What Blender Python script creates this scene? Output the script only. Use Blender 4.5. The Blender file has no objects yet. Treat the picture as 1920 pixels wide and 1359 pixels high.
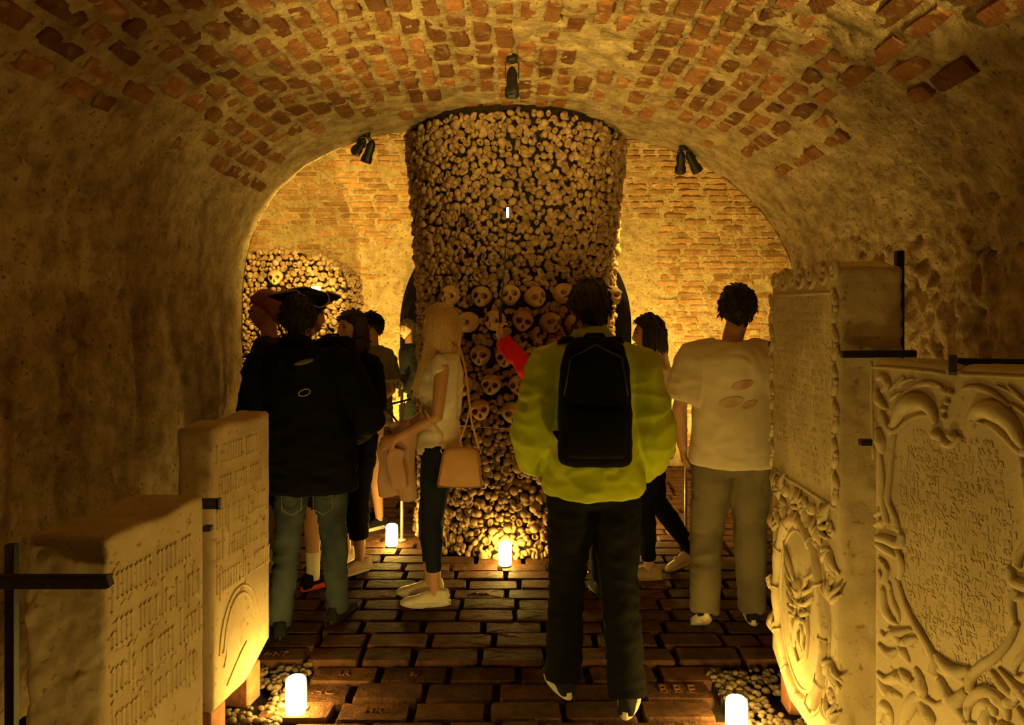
import bpy, bmesh, math, random
import numpy as np
from mathutils import Vector, Matrix

random.seed(7)
rng = np.random.default_rng(7)
S = bpy.context.scene
C = S.collection
PI = math.pi

# ------------------------------------------------------------------ camera, world, exposure
F = 1400.0                      # focal length in pixels of the 1920 px wide frame
CAMZ = 1.6                      # eye height
HOR = 600.0                     # horizon row
cam = bpy.data.cameras.new('camera')
cam.sensor_width = 36.0
cam.lens = F / 1920.0 * 36.0
cam.shift_y = -(1359 / 2.0 - HOR) / 1920.0
cam.clip_start = 0.05
camo = bpy.data.objects.new('camera', cam)
C.objects.link(camo)
camo.location = (0, 0, CAMZ)
camo.rotation_euler = (PI / 2, 0, 0)
S.camera = camo

w = bpy.data.worlds.new('world')
S.world = w
w.use_nodes = True
w.node_tree.nodes['Background'].inputs[0].default_value = (0.0, 0.0, 0.0, 1)
w.node_tree.nodes['Background'].inputs[1].default_value = 0.0

S.view_settings.view_transform = 'Standard'
S.view_settings.look = 'None'
S.view_settings.gamma = 1.0
S.view_settings.use_curve_mapping = False
S.view_settings.exposure = 1.3
S.cycles.max_bounces = 6
S.cycles.diffuse_bounces = 4
S.cycles.glossy_bounces = 2
S.cycles.transmission_bounces = 2
S.cycles.caustics_reflective = False
S.cycles.caustics_refractive = False

LIGHT_COL = (1.0, 0.635, 0.12)
LAMP = 40.0                     # emission of the LED candles

def P(px, py, Y):
    return Vector(((px - 960) / F * Y, Y, CAMZ - (py - HOR) / F * Y))

def proj(p):
    return (960 + p[0] / p[1] * F, HOR + (CAMZ - p[2]) / p[1] * F)

# ------------------------------------------------------------------ noise
def _hash(ix, iy, iz, seed):
    h = (ix.astype(np.uint64) * np.uint64(374761393) + iy.astype(np.uint64) * np.uint64(668265263)
         + iz.astype(np.uint64) * np.uint64(2246822519) + np.uint64(seed * 3266489917 + 12345))
    h &= np.uint64(0xffffffff)
    h = ((h ^ (h >> np.uint64(13))) * np.uint64(1274126177)) & np.uint64(0xffffffff)
    h = ((h ^ (h >> np.uint64(16))) * np.uint64(2654435761)) & np.uint64(0xffffffff)
    return (h >> np.uint64(8)).astype(np.float64) / float(1 << 24) * 2 - 1

def vnoise(p, seed=0):
    p = np.asarray(p, float) + 1000.0
    i = np.floor(p).astype(np.int64)
    f = p - i
    f = f * f * (3 - 2 * f)
    r = 0
    for dx in (0, 1):
        for dy in (0, 1):
            for dz in (0, 1):
                wgt = (f[:, 0] if dx else 1 - f[:, 0]) * (f[:, 1] if dy else 1 - f[:, 1]) * (f[:, 2] if dz else 1 - f[:, 2])
                r = r + wgt * _hash(i[:, 0] + dx, i[:, 1] + dy, i[:, 2] + dz, seed)
    return r

def fbm(p, scale, octv=3, seed=0):
    p = np.asarray(p, float)
    r = 0; a = 1.0; t = 0
    for o in range(octv):
        r = r + a * vnoise(p * scale * (2 ** o), seed + o * 17)
        t += a; a *= 0.5
    return r / t

# ------------------------------------------------------------------ materials
MATS = {}
def nodes_of(name):
    m = bpy.data.materials.new(name)
    m.use_nodes = True
    nt = m.node_tree
    return m, nt, nt.nodes['Principled BSDF']

def ramp(nt, stops):
    n = nt.nodes.new('ShaderNodeValToRGB')
    e = n.color_ramp.elements
    while len(e) < len(stops):
        e.new(0.5)
    for i, (pos, c) in enumerate(stops):
        e[i].position = pos
        e[i].color = (*c, 1)
    return n

def mat(name, c1, c2=None, scale=12.0, rough=0.85, bump=0.0, bscale=60.0, rand=0.0, spec=0.3, detail=5.0,
        lo=0.35, hi=0.65, dark=None, dscale=45.0, dpos=0.36, metallic=0.0, coord='Object', dist=0.02, sheen=0.0, nrough=0.5):
    """colour noise between c1 and c2, dark pits, fine relief, per object variation"""
    if name in MATS:
        return MATS[name]
    m, nt, b = nodes_of(name)
    N = nt.nodes; L = nt.links
    b.inputs['Roughness'].default_value = rough
    b.inputs['Specular IOR Level'].default_value = spec
    b.inputs['Metallic'].default_value = metallic
    if sheen:
        b.inputs['Sheen Weight'].default_value = sheen
    tc = N.new('ShaderNodeTexCoord')
    vec = tc.outputs[coord] if coord != 'World' else N.new('ShaderNodeNewGeometry').outputs['Position']
    if coord == 'Object':
        oi = N.new('ShaderNodeObjectInfo')
        ad = N.new('ShaderNodeVectorMath'); ad.operation = 'ADD'
        L.new(vec, ad.inputs[0])
        mu = N.new('ShaderNodeMath'); mu.operation = 'MULTIPLY'; mu.inputs[1].default_value = 37.0
        L.new(oi.outputs['Random'], mu.inputs[0])
        L.new(mu.outputs[0], ad.inputs[1])
        vec = ad.outputs[0]
    c2 = c2 or c1
    nz = N.new('ShaderNodeTexNoise')
    nz.inputs['Scale'].default_value = scale
    nz.inputs['Detail'].default_value = detail
    nz.inputs['Roughness'].default_value = nrough
    L.new(vec, nz.inputs['Vector'])
    rp = ramp(nt, [(lo, c1), (hi, c2)])
    L.new(nz.outputs['Fac'], rp.inputs[0])
    col = rp.outputs[0]
    if dark:
        n2 = N.new('ShaderNodeTexNoise')
        n2.inputs['Scale'].default_value = dscale
        n2.inputs['Detail'].default_value = 3.0
        L.new(vec, n2.inputs['Vector'])
        r2 = ramp(nt, [(dpos - 0.05, (0, 0, 0)), (dpos + 0.05, (1, 1, 1))])
        L.new(n2.outputs['Fac'], r2.inputs[0])
        mx = N.new('ShaderNodeMix'); mx.data_type = 'RGBA'
        L.new(r2.outputs[0], mx.inputs[0])
        mx.inputs[6].default_value = (*dark, 1)
        L.new(col, mx.inputs[7])
        col = mx.outputs[2]
    if rand:
        oi2 = N.new('ShaderNodeObjectInfo')
        mr = N.new('ShaderNodeMapRange')
        mr.inputs['To Min'].default_value = 1 - rand
        mr.inputs['To Max'].default_value = 1 + rand
        L.new(oi2.outputs['Random'], mr.inputs['Value'])
        hs = N.new('ShaderNodeHueSaturation')
        L.new(mr.outputs[0], hs.inputs['Value'])
        L.new(col, hs.inputs['Color'])
        col = hs.outputs[0]
    L.new(col, b.inputs['Base Color'])
    if bump:
        n3 = N.new('ShaderNodeTexNoise')
        n3.inputs['Scale'].default_value = bscale
        n3.inputs['Detail'].default_value = 6.0
        n3.inputs['Roughness'].default_value = 0.65
        L.new(vec, n3.inputs['Vector'])
        bp = N.new('ShaderNodeBump')
        bp.inputs['Strength'].default_value = bump
        bp.inputs['Distance'].default_value = dist
        L.new(n3.outputs['Fac'], bp.inputs['Height'])
        L.new(bp.outputs[0], b.inputs['Normal'])
    MATS[name] = m
    return m

PLASTER = mat('plaster', (0.27, 0.185, 0.10), (0.64, 0.50, 0.30), 8.0, 0.95, 1.0, 30, dark=(0.22, 0.145, 0.075), dscale=44, dpos=0.35, lo=0.34, hi=0.62, detail=12, coord='World', nrough=.68, dist=.03)
MORTAR = mat('mortar', (0.40, 0.29, 0.165), (0.66, 0.52, 0.32), 11.0, 0.95, 0.9, 34, dark=(0.20, 0.11, 0.055), dscale=30, dpos=0.36)
MORTAR_Y = mat('mortar_back', (0.44, 0.31, 0.15), (0.74, 0.58, 0.31), 10.0, 0.95, 1.0, 34, dark=(0.28, 0.17, 0.07), dscale=34, dpos=0.36, detail=12, coord='World', nrough=.66, dist=.03)
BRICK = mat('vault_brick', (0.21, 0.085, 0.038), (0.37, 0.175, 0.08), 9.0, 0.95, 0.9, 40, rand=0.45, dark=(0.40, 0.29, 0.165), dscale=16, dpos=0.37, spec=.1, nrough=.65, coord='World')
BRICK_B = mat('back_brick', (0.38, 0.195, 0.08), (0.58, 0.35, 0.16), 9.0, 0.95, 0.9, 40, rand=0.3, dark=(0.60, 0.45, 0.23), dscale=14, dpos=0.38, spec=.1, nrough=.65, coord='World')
FLOORB = mat('floor_brick', (0.055, 0.023, 0.012), (0.115, 0.050, 0.024), 12.0, 0.72, spec=.18, bump=0.9, bscale=30, rand=0.35, dark=(0.05, 0.025, 0.015), dscale=22, dpos=0.33, coord='World')
GROUT = mat('grout', (0.02, 0.012, 0.008), (0.04, 0.025, 0.016), 18.0, 0.95, 0.7, 40)
STONE = mat('sandstone', (0.50, 0.39, 0.25), (0.64, 0.52, 0.35), 7.0, 0.9, 0.45, 70, dark=(0.33, 0.23, 0.13), dscale=40, dpos=0.33, dist=0.008)
STONE2 = mat('limestone', (0.55, 0.45, 0.28), (0.70, 0.59, 0.39), 6.0, 0.85, 0.4, 70, dark=(0.38, 0.28, 0.15), dscale=40, dpos=0.33, dist=0.008)
BONE = mat('bone', (0.21, 0.125, 0.065), (0.41, 0.29, 0.16), 22.0, 0.75, 0.5, 90, rand=0.25, dark=(0.22, 0.12, 0.06), dscale=35, dpos=0.36, dist=0.006)
GAP_SHADE = mat('gap_shade_core', (0.012, 0.008, 0.005), (0.03, 0.018, 0.01), 18.0, 0.95)  # near-black tone paints the shade in gaps between bones and below the vault
METAL = mat('black_iron', (0.008, 0.007, 0.006), (0.016, 0.014, 0.012), 30.0, 0.45, 0.2, 90, spec=0.5)
STEEL = mat('brushed_steel', (0.42, 0.40, 0.36), (0.55, 0.52, 0.48), 30.0, 0.35, metallic=0.8)
PEBBLE = mat('pebble', (0.10, 0.072, 0.048), (0.23, 0.175, 0.12), 20.0, 0.8, 0.3, 60, rand=0.4)
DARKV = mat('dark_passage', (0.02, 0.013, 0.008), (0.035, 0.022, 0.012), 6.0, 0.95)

def emis(name, col, strength):
    m, nt, b = nodes_of(name)
    nt.nodes.remove(b)
    e = nt.nodes.new('ShaderNodeEmission')
    e.inputs[0].default_value = (*col, 1)
    e.inputs[1].default_value = strength
    nt.links.new(e.outputs[0], nt.nodes['Material Output'].inputs[0])
    MATS[name] = m
    return m
CANDLE = emis('candle_glow', LIGHT_COL, LAMP)
SCREEN = emis('screen_glow', (0.75, 0.85, 1.0), 6.0)

# ------------------------------------------------------------------ mesh helpers
def link(name, me, m=None, parent=None):
    o = bpy.data.objects.new(name, me)
    C.objects.link(o)
    if m is not None and me is not None and len(me.materials) == 0:
        me.materials.append(m)
    if parent is not None:
        o.parent = parent
    return o

def mesh(name, v, f, smooth=True):
    me = bpy.data.meshes.new(name)
    me.from_pydata([tuple(x) for x in v], [], f)
    if smooth:
        me.polygons.foreach_set('use_smooth', [True] * len(me.polygons))
    me.update()
    return me

def tag(o, label=None, cat=None, group=None, kind=None):
    if label: o['label'] = label
    if cat: o['category'] = cat
    if group: o['group'] = group
    if kind: o['kind'] = kind
    return o

def empty(name, loc=(0, 0, 0), rz=0.0):
    o = bpy.data.objects.new(name, None)
    o.empty_display_size = 0.1
    C.objects.link(o)
    o.location = loc
    o.rotation_euler = (0, 0, rz)
    return o

class MB:
    def __init__(s):
        s.v = []; s.f = []
    def add(s, v, f):
        o = len(s.v)
        s.v += [tuple(x) for x in v]
        s.f += [tuple(i + o for i in q) for q in f]
    def box(s, c, h, rot=None, bev=0.0):
        x, y, z = h
        pts = []
        if bev <= 0:
            for k in range(8):
                pts.append(Vector(((x if k & 1 else -x), (y if k & 2 else -y), (z if k & 4 else -z))))
            fs = [(0, 2, 3, 1), (4, 5, 7, 6), (0, 1, 5, 4), (2, 6, 7, 3), (0, 4, 6, 2), (1, 3, 7, 5)]
        else:
            b = min(bev, x * .9, y * .9, z * .9)
            idx = {}
            fs = []
            for sx in (-1, 1):
                for sy in (-1, 1):
                    for sz in (-1, 1):
                        for a in range(3):
                            p = [sx * (x - b), sy * (y - b), sz * (z - b)]
                            p[a] = (sx, sy, sz)[a] * h[a]
                            idx[(sx, sy, sz, a)] = len(pts)
                            pts.append(Vector(p))
                        t = (idx[(sx, sy, sz, 0)], idx[(sx, sy, sz, 1)], idx[(sx, sy, sz, 2)])
                        fs.append(t if sx * sy * sz > 0 else t[::-1])
            g = lambda *k: idx[k]
            for q in (-1, 1):
                o = (lambda t: t) if q > 0 else (lambda t: t[::-1])
                fs.append(o((g(q, -1, -1, 0), g(q, 1, -1, 0), g(q, 1, 1, 0), g(q, -1, 1, 0))))
                fs.append(o((g(-1, q, -1, 1), g(-1, q, 1, 1), g(1, q, 1, 1), g(1, q, -1, 1))))
                fs.append(o((g(-1, -1, q, 2), g(1, -1, q, 2), g(1, 1, q, 2), g(-1, 1, q, 2))))
            for sy in (-1, 1):
                for sz in (-1, 1):
                    t = (g(-1, sy, sz, 1), g(1, sy, sz, 1), g(1, sy, sz, 2), g(-1, sy, sz, 2))
                    fs.append(t if sy * sz > 0 else t[::-1])
                    t = (g(sy, -1, sz, 0), g(sy, -1, sz, 2), g(sy, 1, sz, 2), g(sy, 1, sz, 0))
                    fs.append(t[::-1] if sy * sz > 0 else t)
                    t = (g(sy, sz, -1, 0), g(sy, sz, 1, 0), g(sy, sz, 1, 1), g(sy, sz, -1, 1))
                    fs.append(t[::-1] if sy * sz > 0 else t)
        c = Vector(c)
        if rot is not None:
            pts = [rot @ p for p in pts]
        s.add([p + c for p in pts], fs)
        return s
    def tube(s, pts, rads, n=8, ref=None, cap=0.6):
        pts = [Vector(p) for p in pts]
        m = len(pts)
        if not isinstance(rads, (list, tuple)):
            rads = [rads] * m
        rr = [(r, r) if not isinstance(r, (tuple, list)) else r for r in rads]
        d0 = (pts[1] - pts[0]).normalized()
        ref = Vector(ref) if ref is not None else (Vector((0, 0, 1)) if abs(d0.z) < .9 else Vector((1, 0, 0)))
        rings = []
        a = (ref - d0 * ref.dot(d0)).normalized()
        for i in range(m):
            if i == 0: d = pts[1] - pts[0]
            elif i == m - 1: d = pts[-1] - pts[-2]
            else: d = (pts[i + 1] - pts[i]).normalized() + (pts[i] - pts[i - 1]).normalized()
            if d.length < 1e-9: d = d0
            d.normalize()
            a = a - d * a.dot(d)
            if a.length < 1e-6: a = d.orthogonal()
            a.normalize()
            b = d.cross(a)
            rings.append([pts[i] + a * (rr[i][0] * math.cos(2 * PI * k / n)) + b * (rr[i][1] * math.sin(2 * PI * k / n)) for k in range(n)])
        V = [p for r in rings for p in r]
        Fc = []
        for i in range(m - 1):
            for k in range(n):
                k2 = (k + 1) % n
                Fc.append((i * n + k, i * n + k2, (i + 1) * n + k2, (i + 1) * n + k))
        dA = (pts[0] - pts[1]).normalized(); dB = (pts[-1] - pts[-2]).normalized()
        ia = len(V); V.append(pts[0] + dA * min(rr[0]) * cap)
        ib = len(V); V.append(pts[-1] + dB * min(rr[-1]) * cap)
        for k in range(n):
            k2 = (k + 1) % n
            Fc.append((ia, k2, k))
            Fc.append((ib, (m - 1) * n + k, (m - 1) * n + k2))
        s.add(V, Fc)
        return s
    def loft(s, rings, n=24):
        """rings: (cx, cy, cz, rx, ry[, power])"""
        V = []; Fc = []
        for r in rings:
            cx, cy, cz, rx, ry = r[:5]
            pw = r[5] if len(r) > 5 else 2.0
            for k in range(n):
                t = 2 * PI * k / n
                c, sn = math.cos(t), math.sin(t)
                V.append((cx + rx * math.copysign(abs(c) ** (2 / pw), c), cy + ry * math.copysign(abs(sn) ** (2 / pw), sn), cz))
        m = len(rings)
        for i in range(m - 1):
            for k in range(n):
                k2 = (k + 1) % n
                Fc.append((i * n + k, i * n + k2, (i + 1) * n + k2, (i + 1) * n + k))
        Fc.append(tuple(range(n))[::-1])
        Fc.append(tuple((m - 1) * n + k for k in range(n)))
        s.add(V, Fc)
        return s
    def ell(s, c, r, rot=None, nu=10, nv=7):
        c = Vector(c); V = []; Fc = []
        V.append(Vector((0, 0, r[2])))
        for j in range(1, nv):
            th = PI * j / nv
            for k in range(nu):
                ph = 2 * PI * k / nu
                V.append(Vector((r[0] * math.sin(th) * math.cos(ph), r[1] * math.sin(th) * math.sin(ph), r[2] * math.cos(th))))
        V.append(Vector((0, 0, -r[2])))
        for k in range(nu):
            k2 = (k + 1) % nu
            Fc.append((0, 1 + k, 1 + k2))
            for j in range(nv - 2):
                a = 1 + j * nu; b = a + nu
                Fc.append((a + k, b + k, b + k2, a + k2))
            a = 1 + (nv - 2) * nu
            Fc.append((a + k, len(V) - 1, a + k2))
        if rot is not None:
            V = [rot @ p for p in V]
        s.add([p + c for p in V], Fc)
        return s
    def lathe(s, prof, n=24, c=(0, 0, 0)):
        """prof: (r, z) from bottom to top, closed at the axis"""
        return s.loft([(c[0], c[1], c[2] + z, max(r, 1e-4), max(r, 1e-4)) for r, z in prof], n)
    def xf(s, M):
        s.v = [tuple(M @ Vector(p)) for p in s.v]
        return s
    def build(s, name, m=None, parent=None, smooth=True):
        return link(name, mesh(name, s.v, s.f, smooth), m, parent)

def rotz(a): return Matrix.Rotation(a, 3, 'Z')

TMP = bpy.data.scenes.new('scratch')
def remesh(mb, voxel, it=4, wrinkle=0.0, wscale=(9, 9, 14), seed=1, fac=0.5):
    me = mesh('scratch', mb.v, mb.f)
    ob = bpy.data.objects.new('scratch', me)
    TMP.collection.objects.link(ob)
    md = ob.modifiers.new('r', 'REMESH'); md.mode = 'VOXEL'; md.voxel_size = voxel; md.use_smooth_shade = True
    sm = ob.modifiers.new('s', 'SMOOTH'); sm.factor = fac; sm.iterations = it
    vl = TMP.view_layers[0]
    vl.update()
    dg = vl.depsgraph
    out = bpy.data.meshes.new_from_object(ob.evaluated_get(dg))
    bpy.data.objects.remove(ob)
    bpy.data.meshes.remove(me)
    if wrinkle:
        n = len(out.vertices)
        co = np.empty(n * 3); out.vertices.foreach_get('co', co); co = co.reshape(-1, 3)
        no = np.empty(n * 3); out.vertices.foreach_get('normal', no); no = no.reshape(-1, 3)
        q = co * np.array(wscale)
        d = fbm(q + 0.6 * vnoise(co * 5, seed + 5)[:, None], 1.0, 3, seed)
        d = 1 - 2 * np.abs(d) - 0.5
        co = co + no * (d * wrinkle)[:, None]
        out.vertices.foreach_set('co', co.ravel())
    out.polygons.foreach_set('use_smooth', [True] * len(out.polygons))
    out.update()
    return out

def grid_mesh(name, Pts, keep=None, smooth=True, flip=False):
    """Pts (n, m, 3)"""
    n, m = Pts.shape[:2]
    fs = []
    for i in range(n - 1):
        for j in range(m - 1):
            if keep is not None and not keep[i, j]:
                continue
            q = (i * m + j, i * m + j + 1, (i + 1) * m + j + 1, (i + 1) * m + j)
            fs.append(q[::-1] if flip else q)
    return mesh(name, Pts.reshape(-1, 3), fs, smooth)

def instanced(name, protos, items, m, parent=None, smooth=True):
    """many small copies joined into one mesh: items = (proto index, 4x4 matrix)"""
    V = []; Fc = []; o = 0
    for k, M in items:
        pv, pf = protos[k]
        A = np.array(M)
        q = np.asarray(pv) @ A[:3, :3].T + A[:3, 3]
        V.append(q)
        Fc += [tuple(i + o for i in t) for t in pf]
        o += len(pv)
    me = bpy.data.meshes.new(name)
    me.from_pydata(np.concatenate(V).tolist(), [], Fc)
    if smooth:
        me.polygons.foreach_set('use_smooth', [True] * len(me.polygons))
    me.update()
    return link(name, me, m, parent)

def frame(o, x, y, z, s=(1, 1, 1)):
    M = Matrix.Identity(4)
    for i, (a, q) in enumerate(zip((x, y, z), s)):
        for k in range(3):
            M[k][i] = a[k] * q
    for k in range(3):
        M[k][3] = o[k]
    return M
# ================================================================== THE SETTING
Y_ARCH = 5.45                   # where the corridor vault ends
Y_BACK = 8.2                    # rear wall of the bone chamber
SPR, RISE, CX = 1.6, 1.43, 0.0
AL, NL, AR, NR = 1.97, 2.7, 2.1, 2.2

def vault_profile(step=0.019):
    pts = []
    for k in range(721):
        t = PI * k / 720
        c, sn = math.cos(t), math.sin(t)
        if c < 0:
            pts.append((-AL * abs(c) ** (2 / NL), SPR + RISE * sn ** (2 / NL)))
        else:
            pts.append((AR * c ** (2 / NR), SPR + RISE * abs(sn) ** (2 / NR)))
    pts = pts[::-1]
    pts = [(-AL, 0.0)] + [(-AL, SPR * k / 40) for k in range(1, 40)] + pts + [(AR, SPR * k / 40) for k in range(39, -1, -1)]
    pts = np.array(pts)
    d = np.concatenate([[0], np.cumsum(np.linalg.norm(np.diff(pts, axis=0), axis=1))])
    n = int(d[-1] / step)
    s = np.linspace(0, d[-1], n)
    return np.stack([np.interp(s, d, pts[:, 0]), np.interp(s, d, pts[:, 1])], 1), s
PROF, PS = vault_profile()
TAN = np.gradient(PROF, axis=0); TAN /= np.linalg.norm(TAN, axis=1)[:, None]
NRM = np.stack([TAN[:, 1], -TAN[:, 0]], 1)          # points into the corridor

def vault_at(s):
    i = np.interp(s, PS, np.arange(len(PS)))
    a = int(i); b = min(a + 1, len(PS) - 1); t = i - a
    p = PROF[a] * (1 - t) + PROF[b] * t
    return p, TAN[a], NRM[a]

ys = np.concatenate([np.arange(-2.2, 1.6, 0.08), np.arange(1.6, 2.4, 0.035), np.arange(2.4, Y_ARCH, 0.019), [Y_ARCH]])
zsplit = 2.47
iL = int(np.argmax(PROF[:, 1] > zsplit)); iR = len(PROF) - 1 - int(np.argmax(PROF[::-1, 1] > zsplit))
def corridor(i0, i1):
    A = np.zeros((i1 - i0 + 1, len(ys), 3))
    pr = PROF[i0:i1 + 1]; nr = NRM[i0:i1 + 1]
    A[:, :, 0] = pr[:, 0][:, None]
    A[:, :, 2] = pr[:, 1][:, None]
    A[:, :, 1] = ys[None, :]
    fl = A.reshape(-1, 3)
    sst = lambda a, b, x: np.clip((x - a) / (b - a), 0, 1) ** 2 * (3 - 2 * np.clip((x - a) / (b - a), 0, 1))
    # smooth plaster strip by the arch on the left wall, rougher masonry before it
    lowz = 1 - sst(2.1, 2.5, fl[:, 2])
    leftw = sst(.8, 1.2, -fl[:, 0])
    near_ = 1 - sst(3.85, 3.95, fl[:, 1])
    rough = 1 + .9 * lowz * near_ - .65 * lowz * leftw * (1 - near_)
    rough *= 1 - .4 * sst(4.85, 5.05, fl[:, 1])
    d = 0.018 * fbm(fl, 3.2, 3, 3) + 0.018 * rough * fbm(fl, 11.0, 4, 9)
    d = d + 0.010 * rough * fbm(fl, 21.0, 2, 14)
    d -= 0.012 * rough * (fbm(fl, 9.0, 2, 21) > 0.38)
    seam = (fl[:, 0] < -1.0) & (np.abs(fl[:, 1] - 3.92 - 0.02 * np.sin(fl[:, 2] * 7)) < 0.03) & (fl[:, 2] < 2.45)
    d[seam] -= 0.02
    nn = np.zeros_like(A); nn[:, :, 0] = nr[:, 0][:, None]; nn[:, :, 2] = nr[:, 1][:, None]
    edge = np.ones(len(ys)); 
    # soft rounded arris where the vault ends at the arch
    fl2 = fl + nn.reshape(-1, 3) * d[:, None]
    return fl2.reshape(A.shape)
wl = link('wall_left', grid_mesh('wall_left', corridor(0, iL)), PLASTER)
ce = link('ceiling', grid_mesh('ceiling', corridor(iL, iR)), PLASTER)
wr = link('wall_right', grid_mesh('wall_right', corridor(iR, len(PROF) - 1)), PLASTER)
for o, l in ((wl, 'rough plastered stone wall at the side of the crypt passage'), (ce, 'brick barrel vault smeared with pale mortar'),
             (wr, 'rough plastered wall behind the carved tombstones')):
    tag(o, l, kind='structure')
# wall between corridor and chamber: a slab with the arch cut out of it
def arch_wall():
    n = len(PROF)
    A = np.zeros((2, n, 3)); 
    v = []; f = []
    outer = []
    for x, z in PROF:
        dx, dz = x, z - 1.2
        k = min(3.9 / max(abs(dx), 1e-6), (2.9 if dz > 0 else 1.2) / max(abs(dz), 1e-6))
        outer.append((dx * k, 1.2 + dz * k))
    for (x, z), (ox, oz) in zip(PROF, outer):
        v += [(x, Y_ARCH, z), (ox, Y_ARCH, oz), (x, Y_ARCH + 0.01, z), (ox, Y_ARCH + 0.01, oz)]
    for i in range(n - 1):
        a, b = i * 4, i * 4 + 4
        f += [(a, b, b + 1, a + 1), (a + 2, a + 3, b + 3, b + 2)]
    return mesh('wall_front', v, f, False)
wf = tag(link('wall_front', arch_wall(), PLASTER), 'plastered wall around the arch into the bone chamber', kind='structure')

# -- vault bricks
def brick_proto(seed, l, wd, h, irr=0.12, n=14, e=0.30, bev=0.14):
    """a worn brick lying with its face up: rounded irregular outline, bevelled rim"""
    r = random.Random(seed)
    pts = []
    for k in range(n):
        t = 2 * PI * (k + 0.5) / n
        c, sn = math.cos(t), math.sin(t)
        x = l * math.copysign(abs(c) ** e, c); y = wd * math.copysign(abs(sn) ** e, sn)
        q = 1 + r.uniform(-irr, irr * .3)
        pts.append((x * q, y * (1 + r.uniform(-irr, irr * .3))))
    v = []
    for (sc, z) in ((1.0, -h), (1.0, h * 0.25), (1 - bev, h)):
        for x, y in pts:
            v.append((x * (1 if sc == 1 else (l - wd * bev * .5) / l), y * sc, z + (r.uniform(-.05, .05) * h if z > 0 else 0)))
    f = []
    for j in range(2):
        for k in range(n):
            k2 = (k + 1) % n
            f.append((j * n + k, j * n + k2, (j + 1) * n + k2, (j + 1) * n + k))
    v.append((0, 0, h * 1.05))
    for k in range(n):
        f.append((2 * n + k, 2 * n + (k + 1) % n, 3 * n))
    return v, f
VB = [brick_proto(s, 0.5, 0.5, 0.02, 0.17, 14, 0.26, 0.12) for s in range(8)]
VBM = [mesh('vault_brick', v, f, False) for v, f in VB]
for m_ in VBM: m_.materials.append(BRICK)
sL, sR = PS[iL], PS[iR]
items = []
course = 0.114
ncourse = int((sR - sL) / course)
for c_ in range(ncourse):
    s0 = sL + (c_ + 0.5) * course
    y = 1.0 + (c_ % 2) * 0.14 + random.uniform(-.03, .03)
    while y < 4.95:
        L_ = random.choice((0.27, 0.28, 0.26, 0.14, 0.24, 0.20))
        yc = y + L_ / 2
        y += L_ + random.uniform(.015, .035)
        edge_t = (s0 - sL) / (sR - sL)
        dens = 0.97 if edge_t < 0.5 else (0.68 if edge_t < 0.68 else 0.86)
        if edge_t < .3: dens += .1
        if yc > 4.75: dens *= 0.5
        if edge_t < 0.06 or edge_t > 0.93: dens *= (0.55 if yc > 3.2 else 0.85)
        nz = float(vnoise(np.array([[s0 * 2.2, yc * 1.8, 0]]), 4)[0])
        if random.random() > dens + 0.28 * nz:
            continue
        p, t, n_ = vault_at(s0)
        a = random.uniform(-.06, .06)
        ex = Vector((0, 1, 0)); ey = Vector((t[0], 0, t[1])); ez = Vector((n_[0], 0, n_[1]))
        if ex.cross(ey).dot(ez) < 0: ey = -ey
        ex2 = ex * math.cos(a) + ey * math.sin(a); ey2 = ez.cross(ex2)
        pos = Vector((p[0], yc, p[1])) + ez * (random.uniform(-.0175, -.0105) + 0.018 * float(fbm(np.array([[p[0], yc, p[1]]]), 3.2, 3, 3)[0]))
        M = frame(pos, ex2, ey2, ez, (L_ * random.uniform(.9, 1.0), course * random.uniform(.66, .90), 1.0))
        px = proj(pos)
        inview = -40 < px[0] < 1960 and -60 < px[1] < 700
        items.append((random.randrange(8), M, inview, pos))
vis = [q for q in items if q[2]]
vis.sort(key=lambda q: q[3].y)
ind = vis[:300]
rest = vis[300:] + [q for q in items if not q[2]]
for k, M, _, _ in ind:
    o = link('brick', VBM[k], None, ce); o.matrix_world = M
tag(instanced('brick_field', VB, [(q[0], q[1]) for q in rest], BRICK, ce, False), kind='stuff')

# -- bone chamber: rear wall curving over into a cross vault, with an arched passage behind the pillar
def back_curve(u):
    """u = height along the rear surface; wall up to 2.3 then a quarter vault"""
    R = 1.4
    if u <= 2.3:
        return Y_BACK, u, (-1, 0)
    a = (u - 2.3) / R
    if a > PI / 2:
        return Y_BACK - R - (u - 2.3 - R * PI / 2), 2.3 + R, (0, -1)
    return Y_BACK - R + R * math.cos(a), 2.3 + R * math.sin(a), (-math.cos(a), -math.sin(a))
OPX, OPZ, OPR = 0.04, 1.55, 1.27
GS = 0.028
us = np.arange(0, 2.3 + 1.4 * PI / 2 + 1.42, GS)
xs = np.arange(-3.9, 3.91, GS)
Pb = np.zeros((len(us), len(xs), 3)); Nb = np.zeros_like(Pb)
for i, u in enumerate(us):
    y_, z_, n_ = back_curve(u)
    Pb[i, :, 1] = y_; Pb[i, :, 2] = z_; Pb[i, :, 0] = xs
    Nb[i, :, 1] = n_[0]; Nb[i, :, 2] = n_[1]
fl = Pb.reshape(-1, 3)
dd = (0.018 * fbm(fl, 3.0, 3, 31) + 0.016 * fbm(fl, 15.0, 3, 37)).reshape(Pb.shape[:2])
dx = Pb[:, :, 0] - OPX; dz = np.maximum(Pb[:, :, 2] - OPZ, 0)
rr = np.sqrt(dx ** 2 + dz ** 2)
low = np.broadcast_to(np.arange(len(us))[:, None] < int((2.3 + 1.4 * 1.1) / GS), rr.shape)
near = (np.abs(rr - OPR) < GS * .74) & low
sc_ = np.where(near, OPR / np.maximum(rr, 1e-6), 1.0)
Pb[:, :, 0] = OPX + dx * sc_
Pb[:, :, 2] = np.where(Pb[:, :, 2] > OPZ, OPZ + dz * sc_, Pb[:, :, 2])
dd[near] = 0
Pb += Nb * dd[:, :, None]
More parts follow.
